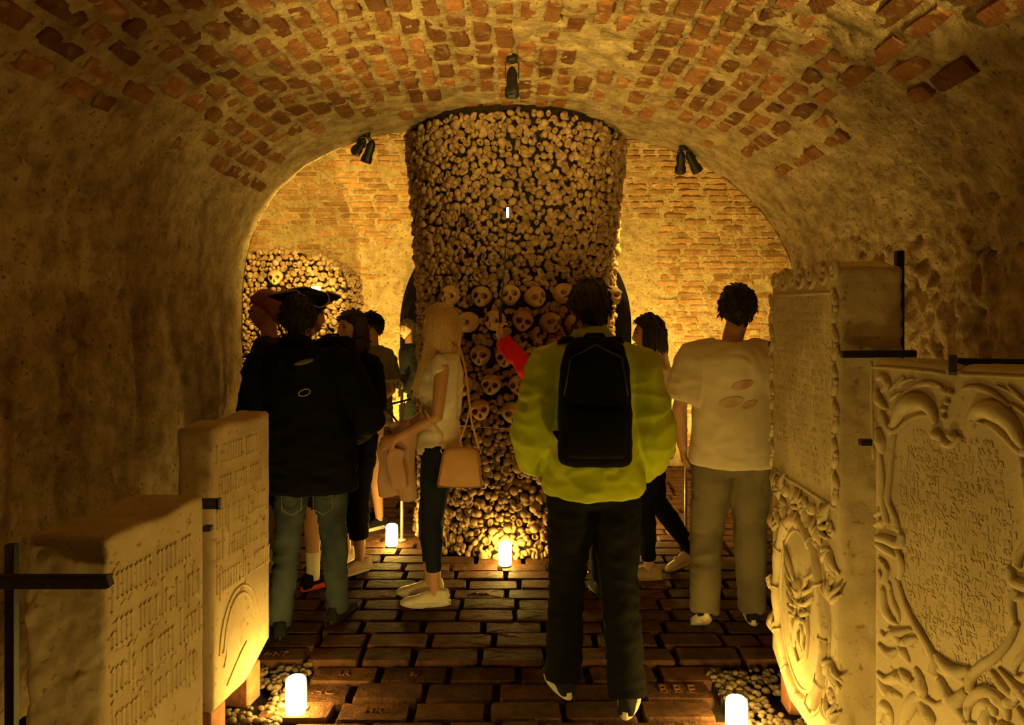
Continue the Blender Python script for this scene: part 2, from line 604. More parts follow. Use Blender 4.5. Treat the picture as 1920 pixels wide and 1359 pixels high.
r2 = np.sqrt((Pb[:, :, 0] - OPX) ** 2 + np.maximum(Pb[:, :, 2] - OPZ, 0) ** 2)
ins = (r2 <= OPR + 0.004) & low
keep = ~(ins[:-1, :-1] & ins[1:, :-1] & ins[:-1, 1:] & ins[1:, 1:])
wb = tag(link('wall_back', grid_mesh('wall_back', Pb, keep), MORTAR_Y), 'brick rear wall of the bone chamber curving into a vault', kind='structure')
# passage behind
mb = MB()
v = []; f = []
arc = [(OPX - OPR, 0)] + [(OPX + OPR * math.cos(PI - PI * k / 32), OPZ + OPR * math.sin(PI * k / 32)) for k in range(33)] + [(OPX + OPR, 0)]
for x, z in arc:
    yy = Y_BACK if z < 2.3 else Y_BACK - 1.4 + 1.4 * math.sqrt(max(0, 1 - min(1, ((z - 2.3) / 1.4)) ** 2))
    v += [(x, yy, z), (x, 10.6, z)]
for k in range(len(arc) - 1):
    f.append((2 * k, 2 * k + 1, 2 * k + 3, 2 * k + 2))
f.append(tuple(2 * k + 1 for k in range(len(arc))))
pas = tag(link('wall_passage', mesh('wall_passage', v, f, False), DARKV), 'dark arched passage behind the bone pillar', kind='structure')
for sx, nm in ((-3.9, 'wall_chamber_left'), (3.9, 'wall_chamber_right')):
    ob = MB().box((sx + math.copysign(.05, sx), 6.85, 2.0), (.05, 1.5, 2.2)).build(nm, MORTAR_Y, None, False)
    tag(ob, 'end wall of the bone chamber', kind='structure')
ob = MB().box((0.05, -2.25, 1.6), (2.3, .05, 1.7)).build('wall_entrance', PLASTER, None, False)
tag(ob, 'wall closing the passage at its entrance end', kind='structure')

# rear wall bricks
BB = [brick_proto(50 + s, 0.5, 0.5, 0.016, 0.15, 16, 0.24, 0.16) for s in range(8)]
BBM = [mesh('back_brick', v, f, False) for v, f in BB]
for m_ in BBM: m_.materials.append(BRICK_B)
items = []
u = 0.06; row = 0
while u < 2.3 + 1.4 * 1.5:
    y_, z_, n_ = back_curve(u)
    x = -3.6 + (row % 2) * 0.13 + random.uniform(-.03, .03)
    while x < 3.6:
        L_ = random.choice((0.26, 0.25, 0.27, 0.24, 0.13))
        xc = x + L_ / 2
        x += L_ + random.uniform(.012, .03)
        r_ = math.hypot(xc - OPX, max(z_ - OPZ, 0))
        wob = 0.12 * float(vnoise(np.array([[xc * 3, z_ * 3, 7]]), 2)[0])
        lim = OPR + (0.36 if xc < 0 else 0.42) + wob + (0.1 if z_ < 1.6 else 0)
        if r_ < lim: continue
        if random.random() < 0.16 + 0.3 * float(vnoise(np.array([[xc * 2, z_ * 2.2, 3]]), 5)[0]): continue
        ez = Vector((0, n_[0], n_[1])); ex = Vector((1, 0, 0)); ey = ez.cross(ex)
        pos = Vector((xc, y_, z_)) + ez * (random.uniform(-.012, -.003) + .018 * float(fbm(np.array([[xc, y_, z_]]), 3.0, 3, 31)[0]))
        M = frame(pos, ex, ey, ez, (L_ * random.uniform(.92, 1.02), 0.066 * random.uniform(.66, .92), 1.0))
        q = proj(pos)
        see = ((452 < q[0] < 792) or (1150 < q[0] < 1500)) and 235 < q[1] < 660
        if see and q[0] < 640 and q[1] > 470: see = False
        items.append((random.randrange(8), M, see))
    u += 0.067; row += 1
vis = [q for q in items if q[2]]
random.shuffle(vis)
vis.sort(key=lambda q: -proj(q[1].translation)[1])
print('back bricks in view', len(vis))
for k, M, _ in vis[:300]:
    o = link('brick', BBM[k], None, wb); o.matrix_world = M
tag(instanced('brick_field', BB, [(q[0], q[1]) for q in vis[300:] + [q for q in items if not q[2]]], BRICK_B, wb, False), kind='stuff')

# -- floor
fo = MB().box((0, 3.5, -0.135), (3.9, 6.0, 0.075)).build('floor', GROUT, None, False)
tag(fo, 'brick paved floor with dark joints', kind='structure')
FB = [brick_proto(90 + s, 0.5, 0.5, 0.025, 0.045, 20, 0.13, 0.07) for s in range(8)]
FBM = [mesh('floor_brick', v, f, False) for v, f in FB]
for m_ in FBM: m_.materials.append(FLOORB)
items = []
STEP_Y = 3.50                    # bricks before this line lie a little lower
y = STEP_Y - 19 * 0.158; row = 0
while y < 8.1:
    dep = 0.145
    yc = y + dep / 2
    if y < STEP_Y < y + dep + 0.012:
        y = STEP_Y; yc = y + dep / 2
    lowf = yc < STEP_Y
    x = -3.6 if not lowf else -3.6 + 0.0
    off = random.uniform(0, .3) if not lowf else (0.0 + random.uniform(-.02, .02))
    x += off
    while x < 3.6:
        L_ = 0.295 if random.random() < 0.75 else random.uniform(.15, .24)
        xc = x + L_ / 2
        x += L_ + 0.014 + random.uniform(0, .012)
        if lowf and (xc < -0.93 or xc > 0.98): continue
        if math.hypot(xc - 0.03, yc - 5.75) < 0.72: continue
        zt = random.uniform(-.005, .005) - (0.022 if lowf else 0.0)
        M = frame(Vector((xc, yc, zt - 0.022)), Vector((1, random.uniform(-.015, .015), 0)), Vector((0, 1, 0)), Vector((random.uniform(-.01, .01), random.uniform(-.01, .01), 1)),
                  (L_, dep * random.uniform(.93, .99), 1.0))
        q = proj((xc, max(yc, .3), 0))
        see = 440 < q[0] < 1480 and 960 < q[1] < 1400
        items.append((random.randrange(8), M, see, xc, yc, zt, L_))
    y += dep + 0.013; row += 1
vis = [q for q in items if q[2]]
vis.sort(key=lambda q: q[4])
print('floor bricks in view', len(vis))
floor_objs = []
for k, M, _, xc, yc, zt, L_ in vis[:300]:
    o = link('brick', FBM[k], None, fo); o.matrix_world = M
    floor_objs.append((o, xc, yc, zt, L_))
tag(instanced('brick_field', FB, [(q[0], q[1]) for q in vis[300:] + [q for q in items if not q[2]]], FLOORB, fo, False), kind='stuff')

# letters pressed into some of the floor bricks
STAMP = mat('stamp_relief', (0.085, 0.036, 0.018), (0.14, 0.06, 0.03), 14.0, 0.7)
def text_mesh(txt, size, depth):
    cu = bpy.data.curves.new('letters', 'FONT')
    cu.body = txt; cu.size = size; cu.extrude = depth; cu.align_x = 'CENTER'; cu.align_y = 'CENTER'
    ob = bpy.data.objects.new('letters', cu)
    TMP.collection.objects.link(ob)
    TMP.view_layers[0].update()
    me = bpy.data.meshes.new_from_object(ob.evaluated_get(TMP.view_layers[0].depsgraph))
    bpy.data.objects.remove(ob)
    return me
for (px, py, txt, sz) in ((612, 1298, 'WHO', .075), (630, 1258, 'IR', .06), (598, 1326, 'HU', .07), (545, 1232, 'WNT', .05), (732, 1332, 'HR', .06),
                          (1290, 1316, 'B B E', .075), (925, 1106, 'JMKN', .05), (755, 1262, 'SJ', .06)):
    Yf = F * (CAMZ + (0.03 if py > 1240 else 0)) / (py - HOR)
    X = (px - 960) / F * Yf
    best = min(floor_objs, key=lambda q: (q[1] - X) ** 2 + 4 * (q[2] - Yf) ** 2)
    o, xc, yc, zt, L_ = best
    me = text_mesh(txt, min(sz, L_ * .5), 0.0025); me.materials.append(STAMP)
    t = link('stamp', me, None, None)
    t.parent = o
    t.matrix_world = Matrix.Translation((xc, yc, zt + 0.0065))
    t['label'] = 'letters pressed into the brick'
# ================================================================== BONES
def mbdata(mb): return (mb.v, mb.f)
def bone_protos():
    out = []
    r = random.Random(3)
    # local +Z points out of the stack
    def shaft(mb, rad=.016): mb.tube([(0, 0, -.06), (0, 0, .012)], [rad, rad * 1.1], 7)
    for k in range(3):                                   # round head of a long bone
        mb = MB(); shaft(mb); mb.ell((r.uniform(-.004, .004), 0, .016), (.027 + .004 * k, .029, .022), None, 9, 6); out.append(mbdata(mb))
    for k in range(3):                                   # double knuckle end
        mb = MB(); shaft(mb, .018)
        mb.ell((-.017, 0, .014), (.017, .022 + .002 * k, .022), None, 8, 6)
        mb.ell((.018, .003 * k, .012), (.016, .024, .021), None, 8, 6); out.append(mbdata(mb))
    for k in range(2):                                   # broken hollow shaft
        v = []; f = []; n = 10
        for (rad, z) in ((.019, -.06), (.022, .010), (.020, .020), (.011, .018), (.008, .004)):
            for q in range(n):
                t = 2 * PI * q / n
                v.append((rad * math.cos(t) * (1 + .15 * k), rad * math.sin(t), z + .006 * math.sin(2 * t + k) * (z > 0)))
        for j in range(4):
            for q in range(n):
                f.append((j * n + q, j * n + (q + 1) % n, (j + 1) * n + (q + 1) % n, (j + 1) * n + q))
        f.append(tuple(4 * n + q for q in range(n)))
        out.append((v, f))
    for k in range(2):                                   # flat plateau with a dished top
        v = []; f = []; n = 12
        for (rad, z) in ((.014, -.06), (.020, -.012), (.031, .006), (.031, .016), (.022, .019), (.008, .011)):
            for q in range(n):
                t = 2 * PI * q / n
                rr_ = rad * (1 + .14 * math.sin(2 * t + k) + .06 * math.sin(3 * t))
                v.append((rr_ * math.cos(t), rr_ * math.sin(t) * .8, z))
        for j in range(5):
            for q in range(n):
                f.append((j * n + q, j * n + (q + 1) % n, (j + 1) * n + (q + 1) % n, (j + 1) * n + q))
        f.append(tuple(5 * n + q for q in range(n)))
        out.append((v, f))
    mb = MB(); mb.tube([(-.028, -.008, .004), (-.012, .012, .014), (.012, .014, .016), (.030, -.006, .006)], [.013, .015, .016, .015], 7); out.append(mbdata(mb))
    mb = MB(); shaft(mb, .017); mb.ell((0, -.006, .012), (.020, .030, .020), None, 9, 6); mb.ell((.020, .016, .010), (.012, .012, .014), None, 7, 5); out.append(mbdata(mb))
    return out
BP = bone_protos()
BPM = [mesh('bone', v, f) for v, f in BP]
BSEL = [0, 1, 2, 0, 1, 2, 3, 4, 5, 3, 5, 6, 8, 9, 8, 10, 10, 11, 11, 7]
for m_ in BPM: m_.materials.append(BONE)

def skull_mesh():
    """cranium with brow, deep sockets, nose hole, cheek bones and upper teeth; faces +Z (out of the stack), up is +Y"""
    nu, nv = 84, 62
    v = []; f = []
    for j in range(nv + 1):
        th = PI * j / nv
        for k in range(nu):
            ph = 2 * PI * k / nu
            x = math.sin(th) * math.cos(ph); z = math.sin(th) * math.sin(ph); y = math.cos(th)
            X, Yy, Z = x * .066, y * (.060 if y > 0 else .070) + .012, z * .080
            if y < -.05:
                t = min(1, (-y - .05) / .75)
                X *= 1 - .20 * t
                if z > 0: Z = Z * (1 - .05 * t) + .012 * t * z
                Yy -= .02 * t * max(z, 0)
            if z > .2:
                for sx in (-1, 1):                        # sockets
                    d2 = ((X - sx * .0275) / .0195) ** 2 + ((Yy - .001) / .0175) ** 2
                    Z -= .068 / (1 + math.exp((math.sqrt(d2) - .88) * 13))
                    Z += .006 * math.exp(-(((X - sx * .027) / .02) ** 2 + ((Yy - .026) / .008) ** 2))
                    Z += .009 * math.exp(-(((X - sx * .040) / .013) ** 2 + ((Yy + .030) / .010) ** 2))
                d2 = (X / (.0075 + .10 * max(0, -Yy - .022))) ** 2 + ((Yy + .030) / .0145) ** 2
                Z -= .045 / (1 + math.exp((math.sqrt(d2) - .9) * 12))
                if -.075 < Yy < -.050: Z += .004 * (0.5 + .5 * math.cos(X * 900)) 
            v.append((X, Yy, Z))
    for j in range(nv):
        for k in range(nu):
            k2 = (k + 1) % nu
            f.append((j * nu + k, j * nu + k2, (j + 1) * nu + k2, (j + 1) * nu + k))
    return mesh('skull', v, f)
SKULL = skull_mesh(); 
SKULLM = mat('skull_bone', (0.42, 0.27, 0.14), (0.60, 0.43, 0.25), 14.0, 0.7, 0.35, 70, rand=0.2, dist=0.004)
SKULL.materials.append(SKULLM)

# -- bone pillar
PX, PY = 0.03, 5.75
def prad(z):
    return 0.755 + 0.085 * max(0, min(1, (z - 1.7) / 1.2)) ** 1.3 + 0.02 * max(0, (0.35 - z) / .35)
pil = empty('bone_pillar', (PX, PY, 0))
tag(pil, 'tall round pillar of stacked human bones and skulls in the chamber', 'bone pillar')
core = MB().lathe([(prad(z) - .035, z) for z in np.linspace(0.0, 3.62, 40)], 64).build('core', GAP_SHADE, pil)
skulls = []
rows = [(555, (845, 900, 960, 1008, 1053, 1100, 1146)), (606, (832, 880, 931, 979, 1030, 1080, 1128)), (669, (850, 897, 948, 1000, 1052, 1104)),
        (722, (868, 921, 975, 1030)), (772, (850, 901, 955, 1010))]
def pillar_hit(px, py):
    d = Vector(((px - 960) / F, 1, -(py - HOR) / F))
    z = CAMZ - (py - HOR) / F * 5.05
    for _ in range(4):
        R = prad(z)
        a = d.x ** 2 + 1; b = -2 * (d.x * PX + PY); c = PX ** 2 + PY ** 2 - R * R
        q = b * b - 4 * a * c
        if q < 0: return None
        t = (-b - math.sqrt(q)) / (2 * a)
        z = CAMZ + d.z * t
    return Vector((d.x * t, t, z))
for py, pxs in rows:
    for px in pxs:
        h = pillar_hit(px + random.uniform(-4, 4), py + random.uniform(-4, 4))
        if h is None: continue
        skulls.append(h)
        n_ = Vector((h.x - PX, h.y - PY, 0)).normalized()
        up = Vector((0, 0, 1)); sx = up.cross(n_)
        M = frame(h - Vector((PX, PY, 0)) - n_ * .012, sx, up, n_, (1.08, 1.08, 1.08))
        M = M @ Matrix.Rotation(random.uniform(-.25, .25), 4, 'Z') @ Matrix.Rotation(random.uniform(-.3, .3), 4, 'Y') @ Matrix.Rotation(random.uniform(-.28, -.02), 4, 'X')
        o = link('skull', SKULL, None, pil); o.matrix_basis = M
def scatter_bones(n_rows, z0, z1, radf, centre):
    out = []
    z = z0; k = 0
    while z < z1:
        R = radf(z)
        n = int(2 * PI * R / .050)
        for i in range(n):
            t = 2 * PI * (i + (k % 2) * .5 + random.uniform(-.28, .28)) / n
            zz = z + random.uniform(-.016, .016)
            out.append((t, zz, R))
        z += .0445; k += 1
    return out
fr = []; bk = []
for t, z, R in scatter_bones(0, .02, 3.6, prad, None):
    n_ = Vector((math.cos(t), math.sin(t), 0))
    pos = Vector((PX, PY, z)) + n_ * (R - .03)
    if any((pos - s).length < .088 for s in skulls): continue
    if pos.y < Y_ARCH - .02:
        zc = np.interp(pos.x, PROF[iL:iR, 0], PROF[iL:iR, 1])
        if z > zc - .045: continue
    up = Vector((random.uniform(-.25, .25), random.uniform(-.25, .25), 1))
    ax = (n_ + Vector((random.uniform(-.3, .3), random.uniform(-.3, .3), random.uniform(-.3, .3)))).normalized()
    sx = up.cross(ax).normalized(); sy = ax.cross(sx)
    a = random.uniform(0, 2 * PI)
    s1 = sx * math.cos(a) + sy * math.sin(a); s2 = ax.cross(s1)
    s = random.uniform(.78, 1.12)
    M = frame(pos - Vector((PX, PY, 0)) + n_ * random.uniform(-.012, .014), s1, s2, ax, (s, s, s))
    k = random.choice(BSEL)
    facing = (Vector((0, 0, CAMZ)) - pos).normalized().dot(n_)
    q = proj(pos)
    clear = (q[1] < 520) or (850 < q[0] < 965 and q[1] > 640) or (860 < q[0] < 1030 and q[1] > 880)
    (fr if facing > .3 and clear else bk).append((k, M, (pos - Vector((0, 0, CAMZ))).length / max(facing, .3)))
fr.sort(key=lambda q: q[2])
for k, M, _ in fr[:300]:
    o = link('bone', BPM[k], None, pil); o.matrix_basis = M
tag(instanced('bone_packing', BP, [(q[0], q[1]) for q in fr[300:] + bk], BONE, pil), 'closely packed bone ends', kind='stuff')

# -- bone stack by the rear wall
BX0, BX1, BY, BH = -3.6, -1.63, 7.3, 2.27
st = empty('bone_stack', ((BX0 + BX1) / 2, BY + .4, 0))
tag(st, 'heap of bones with one skull against the rear brick wall', 'bone stack')
base = st.location.copy()
def stack_top(x):
    q = (BX1 - x)
    return BH - .02 * math.sin(x * 9) - .28 * max(0, 1 - q / .38) ** 2
v = []; f = []
xsn = np.linspace(BX0, BX1 - .03, 30)
for x in xsn:
    zt = stack_top(x) - .04
    v += [(x, BY + .04, 0), (x, BY + .04, zt), (x, BY + .82, zt), (x, BY + .82, 0)]
for i in range(len(xsn) - 1):
    a, b = 4 * i, 4 * i + 4
    for j in range(3): f.append((a + j, a + j + 1, b + j + 1, b + j))
e = 4 * (len(xsn) - 1); f.append((e, e + 1, e + 2, e + 3)); f.append((3, 2, 1, 0))
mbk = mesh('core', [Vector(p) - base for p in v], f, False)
link('core', mbk, GAP_SHADE, st)
sk = P(517, 521, BY)
M = frame(sk - base + Vector((0, -.005, 0)), Vector((1, 0, 0)), Vector((0, 0, 1)), Vector((0, -1, 0))) @ Matrix.Rotation(.12, 4, 'Z')
o = link('skull', SKULL, None, st); o.matrix_basis = M @ Matrix.Diagonal((1.12, 1.12, 1.12, 1))
fr = []; bk = []
def addb(pos, n_, keepv=True):
    ax = (n_ + Vector((random.uniform(-.35, .35), random.uniform(-.35, .35), random.uniform(-.35, .35)))).normalized()
    sx = ax.orthogonal().normalized(); sy = ax.cross(sx)
    a = random.uniform(0, 2 * PI)
    s1 = sx * math.cos(a) + sy * math.sin(a); s2 = ax.cross(s1)
    s = random.uniform(.85, 1.25)
    M = frame(pos - base, s1, s2, ax, (s, s, s))
    q = proj(pos)
    (fr if 455 < q[0] < 645 and 455 < q[1] < 640 and n_.y < -.5 else bk).append((random.choice(BSEL), M))
z = .02; k = 0
while z < BH + .05:
    x = BX0 + (k % 2) * .03
    while x < BX1:
        if z < stack_top(x) - .01:
            p = Vector((x + random.uniform(-.013, .013), BY + random.uniform(0, .02), z + random.uniform(-.013, .013)))
            if (p - sk).length > .085: addb(p, Vector((0, -1, .1)).normalized())
        x += .06
    z += .052; k += 1
for k in range(380):                                   # top and rounded end
    x = random.uniform(BX0, BX1); y = random.uniform(BY, BY + .8)
    addb(Vector((x, y, stack_top(x) - .01)), Vector((.2, -.3, 1)).normalized())
for k in range(380):
    y = random.uniform(BY, BY + .8); z = random.uniform(.02, stack_top(BX1 - .01))
    addb(Vector((BX1 - .02, y, z)), Vector((1, -.2, .1)).normalized())
random.shuffle(fr)
for k, M in fr[:300]:
    o = link('bone', BPM[k], None, st); o.matrix_basis = M
tag(instanced('bone_packing', BP, fr[300:] + bk, BONE, st), 'closely packed bone ends', kind='stuff')

# ================================================================== CANDLE LAMPS
CANDLE_LOW = emis('candle_glow_low', LIGHT_COL, LAMP * .95)
CANDLE_MID = emis('candle_glow_mid', LIGHT_COL, LAMP * 1.3)
LBASE = mat('lamp_base', (0.05, 0.035, 0.02), None, 10, 0.6)
def candle(loc, label, h=.152, r=.042, group='glowing candle lamps on the floor', m=None):
    e = empty('candle_lamp', loc)
    tag(e, label, 'lamp', group)
    prof = [(0.001, .006), (r * .93, .006), (r, .014), (r, h * .5), (r * .99, h - .018), (r * .93, h - .006), (r * .78, h), (0.001, h - .002)]
    MB().lathe(prof, 20).build('shade', m or CANDLE, e)
    MB().lathe([(.001, 0), (r * .96, 0), (r * .98, .004), (r * .9, .0065), (.001, .0065)], 20).build('base', LBASE, e)
    return e
candle(P(555, 1331, 3.09).to_tuple()[:2] + (-.030,), 'white glowing candle lamp on gravel beside the lettered stone slabs')
candle(P(1381, 1375, 2.92).to_tuple()[:2] + (-.030,), 'white glowing candle lamp on gravel beside the tall carved tombstone')
candle((-.045, 4.86, 0.002), 'white glowing candle lamp in front of the bone pillar', .148, .041)
candle((-.85, 5.28, 0.002), 'small glowing candle lamp on bricks behind the blonde woman')
candle((.92, 5.75, 0.002), 'glowing candle lamp hidden beside the bone pillar behind the visitors')
candle((-.50, 1.30, -.022), 'glowing candle lamp on the floor nearest the entrance beside the thick lettered slab', m=CANDLE_LOW)
candle((.60, 1.90, -.022), 'glowing candle lamp on the floor before the cartouche tombstone', m=CANDLE_MID)
# lamp on an iron stand in front of the bone stack
lx, ly = (592 - 960) / F * 6.95, 6.95
ls = empty('lamp_stand', (lx, ly, 0))
tag(ls, 'thin iron lamp stand in front of the bone stack', 'lamp stand')
MB().tube([(0, 0, .02), (0, 0, 1.75)], .009, 8).build('post', METAL, ls)
MB().lathe([(.001, 0), (.11, 0), (.11, .012), (.02, .03), (.001, .03)], 20).build('foot', METAL, ls)
MB().lathe([(.001, 1.745), (.055, 1.75), (.06, 1.76), (.001, 1.762)], 20).build('tray', METAL, ls)
candle((lx, ly, 1.762), 'glowing candle lamp held high before the bone stack', .152, .042)

# ================================================================== ADDED UPLIGHTS AND FLOODLIGHTS (unseen, put in for brightness)
def uplight(loc, aim, watts, label, cone=130):  # added fixture, hidden from view, lifts the brightness of walls and vault
    e = empty('added_floor_uplight', loc)
    tag(e, label, 'uplight', 'added unseen floor uplights brightening the walls')
    MB().lathe([(.001, 0), (.05, 0), (.055, .01), (.055, .05), (.046, .054), (.044, .044), (.001, .042)], 20).build('housing', METAL, e)
    MB().lathe([(.001, .0425), (.043, .043), (.043, .046), (.001, .0465)], 20).build('lens', ADDED_LENS, e)
    la = bpy.data.lights.new('uplight', 'SPOT'); la.energy = watts; la.color = LIGHT_COL; la.spot_size = math.radians(cone); la.spot_blend = 1.0; la.shadow_soft_size = .035
    lo = bpy.data.objects.new('added_uplight_light', la); C.objects.link(lo); lo.parent = e
    lo.location = (0, 0, .06)
    lo.rotation_euler = (Vector(aim) - Vector(loc)).to_track_quat('-Z', 'Y').to_euler()
ADDED_LENS = emis('added_lens_glow', LIGHT_COL, 4.0)  # lens glow of the added uplights and floodlights
uplight((-1.22, 7.25, .004), (-1.55, 8.1, 2.3), 130, 'added unseen floor uplight before the rear wall beside the bone stack', 150)
uplight((1.42, 7.15, .004), (1.7, 8.1, 2.3), 150, 'added unseen floor uplight before the rear wall behind the white-shirted visitor', 150)
uplight((1.80, 4.25, -.004), (1.2, 4.3, 3.0), 35, 'added unseen floor uplight at the wall behind the tall tombstone', 90)
def added_flood(loc, aim, watts, label, cone):  # added out-of-frame floodlight that brightens the corridor vault
    e = empty('added_wall_floodlight', loc)
    tag(e, label, 'floodlight', 'added unseen floodlights on the passage walls')
    sx = math.copysign(1, loc[0]); d = (Vector(aim) - Vector(loc)).normalized()
    MB().box((sx * .06, 0, 0), (.012, .05, .05), None, .004).build('wall_plate', METAL, e, False)
    MB().tube([(sx * .06, 0, 0), (0, 0, -.01)], .009, 8).build('arm', METAL, e)
    q = d.to_track_quat('Z', 'Y').to_matrix().to_4x4()
    MB().lathe([(.001, -.03), (.03, -.028), (.04, .0), (.046, .045), (.042, .046), (.036, .02), (.001, .018)], 20).xf(q).build('housing', METAL, e)
    MB().lathe([(.001, .019), (.034, .0195), (.034, .023), (.001, .0235)], 20).xf(q).build('lens', ADDED_LENS, e)
    la = bpy.data.lights.new('flood', 'SPOT'); la.energy = watts; la.color = LIGHT_COL; la.spot_size = math.radians(cone); la.spot_blend = 1.0; la.shadow_soft_size = .04
    lo = bpy.data.objects.new('added_flood_light', la); C.objects.link(lo); lo.parent = e
    lo.location = d * .06; lo.rotation_euler = d.to_track_quat('-Z', 'Y').to_euler()
added_flood((-1.82, 2.0, .92), (.15, 4.0, 3.1), 175, 'added unseen floodlight on the wall above the lettered slabs near the entrance', 50)
added_flood((1.93, .9, 2.0), (-.2, 4.1, 3.15), 200, 'added unseen floodlight on the wall above the cartouche tombstone near the entrance', 50)
# ================================================================== SPOTLIGHTS (middle one unlit, the other two given added beams for brightness)
def can(mb_parent, pos, direc, L=.15, r=.036):
    d = Vector(direc).normalized()
    pos = Vector(pos)
    q = d.to_track_quat('Z', 'Y').to_matrix().to_4x4()
    M = Matrix.Translation(pos) @ q
    pr = [(.001, -.02), (.010, -.018), (.022, .0), (r * .82, .02), (r * .86, L * .62), (r * 1.08, L * .72), (r * 1.12, L * .96), (r * 1.02, L), (r * .9, L * .97), (r * .85, L * .8), (.001, L * .78)]
    MB().lathe(pr, 20).xf(M).build('housing', METAL, mb_parent)
    MB().lathe([(.001, L * .795), (r * .84, L * .80), (r * .84, L * .83), (.001, L * .83)], 16).xf(M).build('lens', LBASE, mb_parent)
def spot(name_lab, top, cans, lit=None):
    e = empty('spotlight', top)
    tag(e, name_lab, 'spotlight', 'black spotlights under the vaults')
    MB().lathe([(.001, -.012), (.028, -.012), (.03, .0), (.03, .03), (.001, .03)], 16).build('mount', METAL, e)
    for off, d in cans:
        off = Vector(off)
        mb = MB()
        dn = Vector(d).normalized(); side = dn.cross(Vector((0, 1, 0.01))).normalized()
        a = off + dn * .05
        for s in (-1, 1):
            mb.tube([Vector((0, 0, -.01)) + side * (.012 * s), Vector((0, 0, -.015)) + side * (.036 * s), a + side * (.036 * s)], .0035, 6)
        mb.tube([Vector((0, 0, -.01)) - side * .036, Vector((0, 0, -.01)) + side * .036], .004, 6)
        mb.build('bracket', METAL, e)
        can(e, off, d)
    if lit:
        off, d = cans[0]
        la = bpy.data.lights.new('spot_beam', 'SPOT'); la.energy = lit; la.color = LIGHT_COL; la.spot_size = math.radians(115); la.spot_blend = 1.0; la.shadow_soft_size = .03
        lo = bpy.data.objects.new('spot_beam', la); C.objects.link(lo); lo.parent = e
        lo.location = Vector(off) + Vector(d).normalized() * .165
        lo.rotation_euler = Vector(d).to_track_quat('-Z', 'Y').to_euler()
ptop = P(960, 97, 4.05); ptop.z = float(np.interp(0.0, PROF[iL:iR, 0], PROF[iL:iR, 1])) - .02
spot('black spotlight hanging from the middle of the brick vault', ptop, [((0, 0, -.055), (0, -.15, -1))])
def soffit(px, Y):
    X = (px - 960) / F * Y
    return Vector((X, Y, float(np.interp(X, PROF[iL:iR, 0], PROF[iL:iR, 1])) - .012))
spot('pair of black spotlights on one mount beside the pillar top', soffit(687, 5.33), [((-.02, 0, -.035), (-.75, 1.0, -.55)), ((.045, -.02, -.055), (-.40, .25, -1))], 180)
spot('black double spotlight under the arch near the tall tombstone', soffit(1281, 5.25), [((-.012, 0, -.04), (.12, .9, -1)), ((.03, -.03, -.045), (.5, .3, -.75))], 160)

# ================================================================== BARRIER
posts = [(-.80, 5.42), (.45, 4.72), (1.28, 5.5)]
for i, (x, y) in enumerate(posts):
    e = empty('barrier_post', (x, y, 0))
    tag(e, ['slim steel barrier post standing behind the blonde woman', 'slim steel barrier post hidden before the bone pillar', 'slim steel barrier post at the far side of the pillar'][i], 'post', 'barrier posts around the pillar')
    MB().tube([(0, 0, .01), (0, 0, 1.10)], .011, 10).build('post', STEEL, e)
    MB().lathe([(.001, 0), (.034, 0), (.034, .008), (.015, .016), (.001, .016)], 20).build('foot', STEEL, e)
    MB().lathe([(.001, 1.10), (.02, 1.10), (.022, 1.13), (.016, 1.145), (.001, 1.147)], 14).build('cap', STEEL, e)
mb = MB()
wp = [Vector((-.80, 5.42, .93)), Vector((-.45, 4.83, .925)), Vector((.0, 4.66, .92)), Vector((.45, 4.72, .925)), Vector((1.12, 5.08, .92)), Vector((1.28, 5.5, .93))]
mb.tube(wp, .0028, 6)
tag(mb.build('barrier_wire', STEEL), 'thin taut steel wire strung before the bone pillar', 'wire')

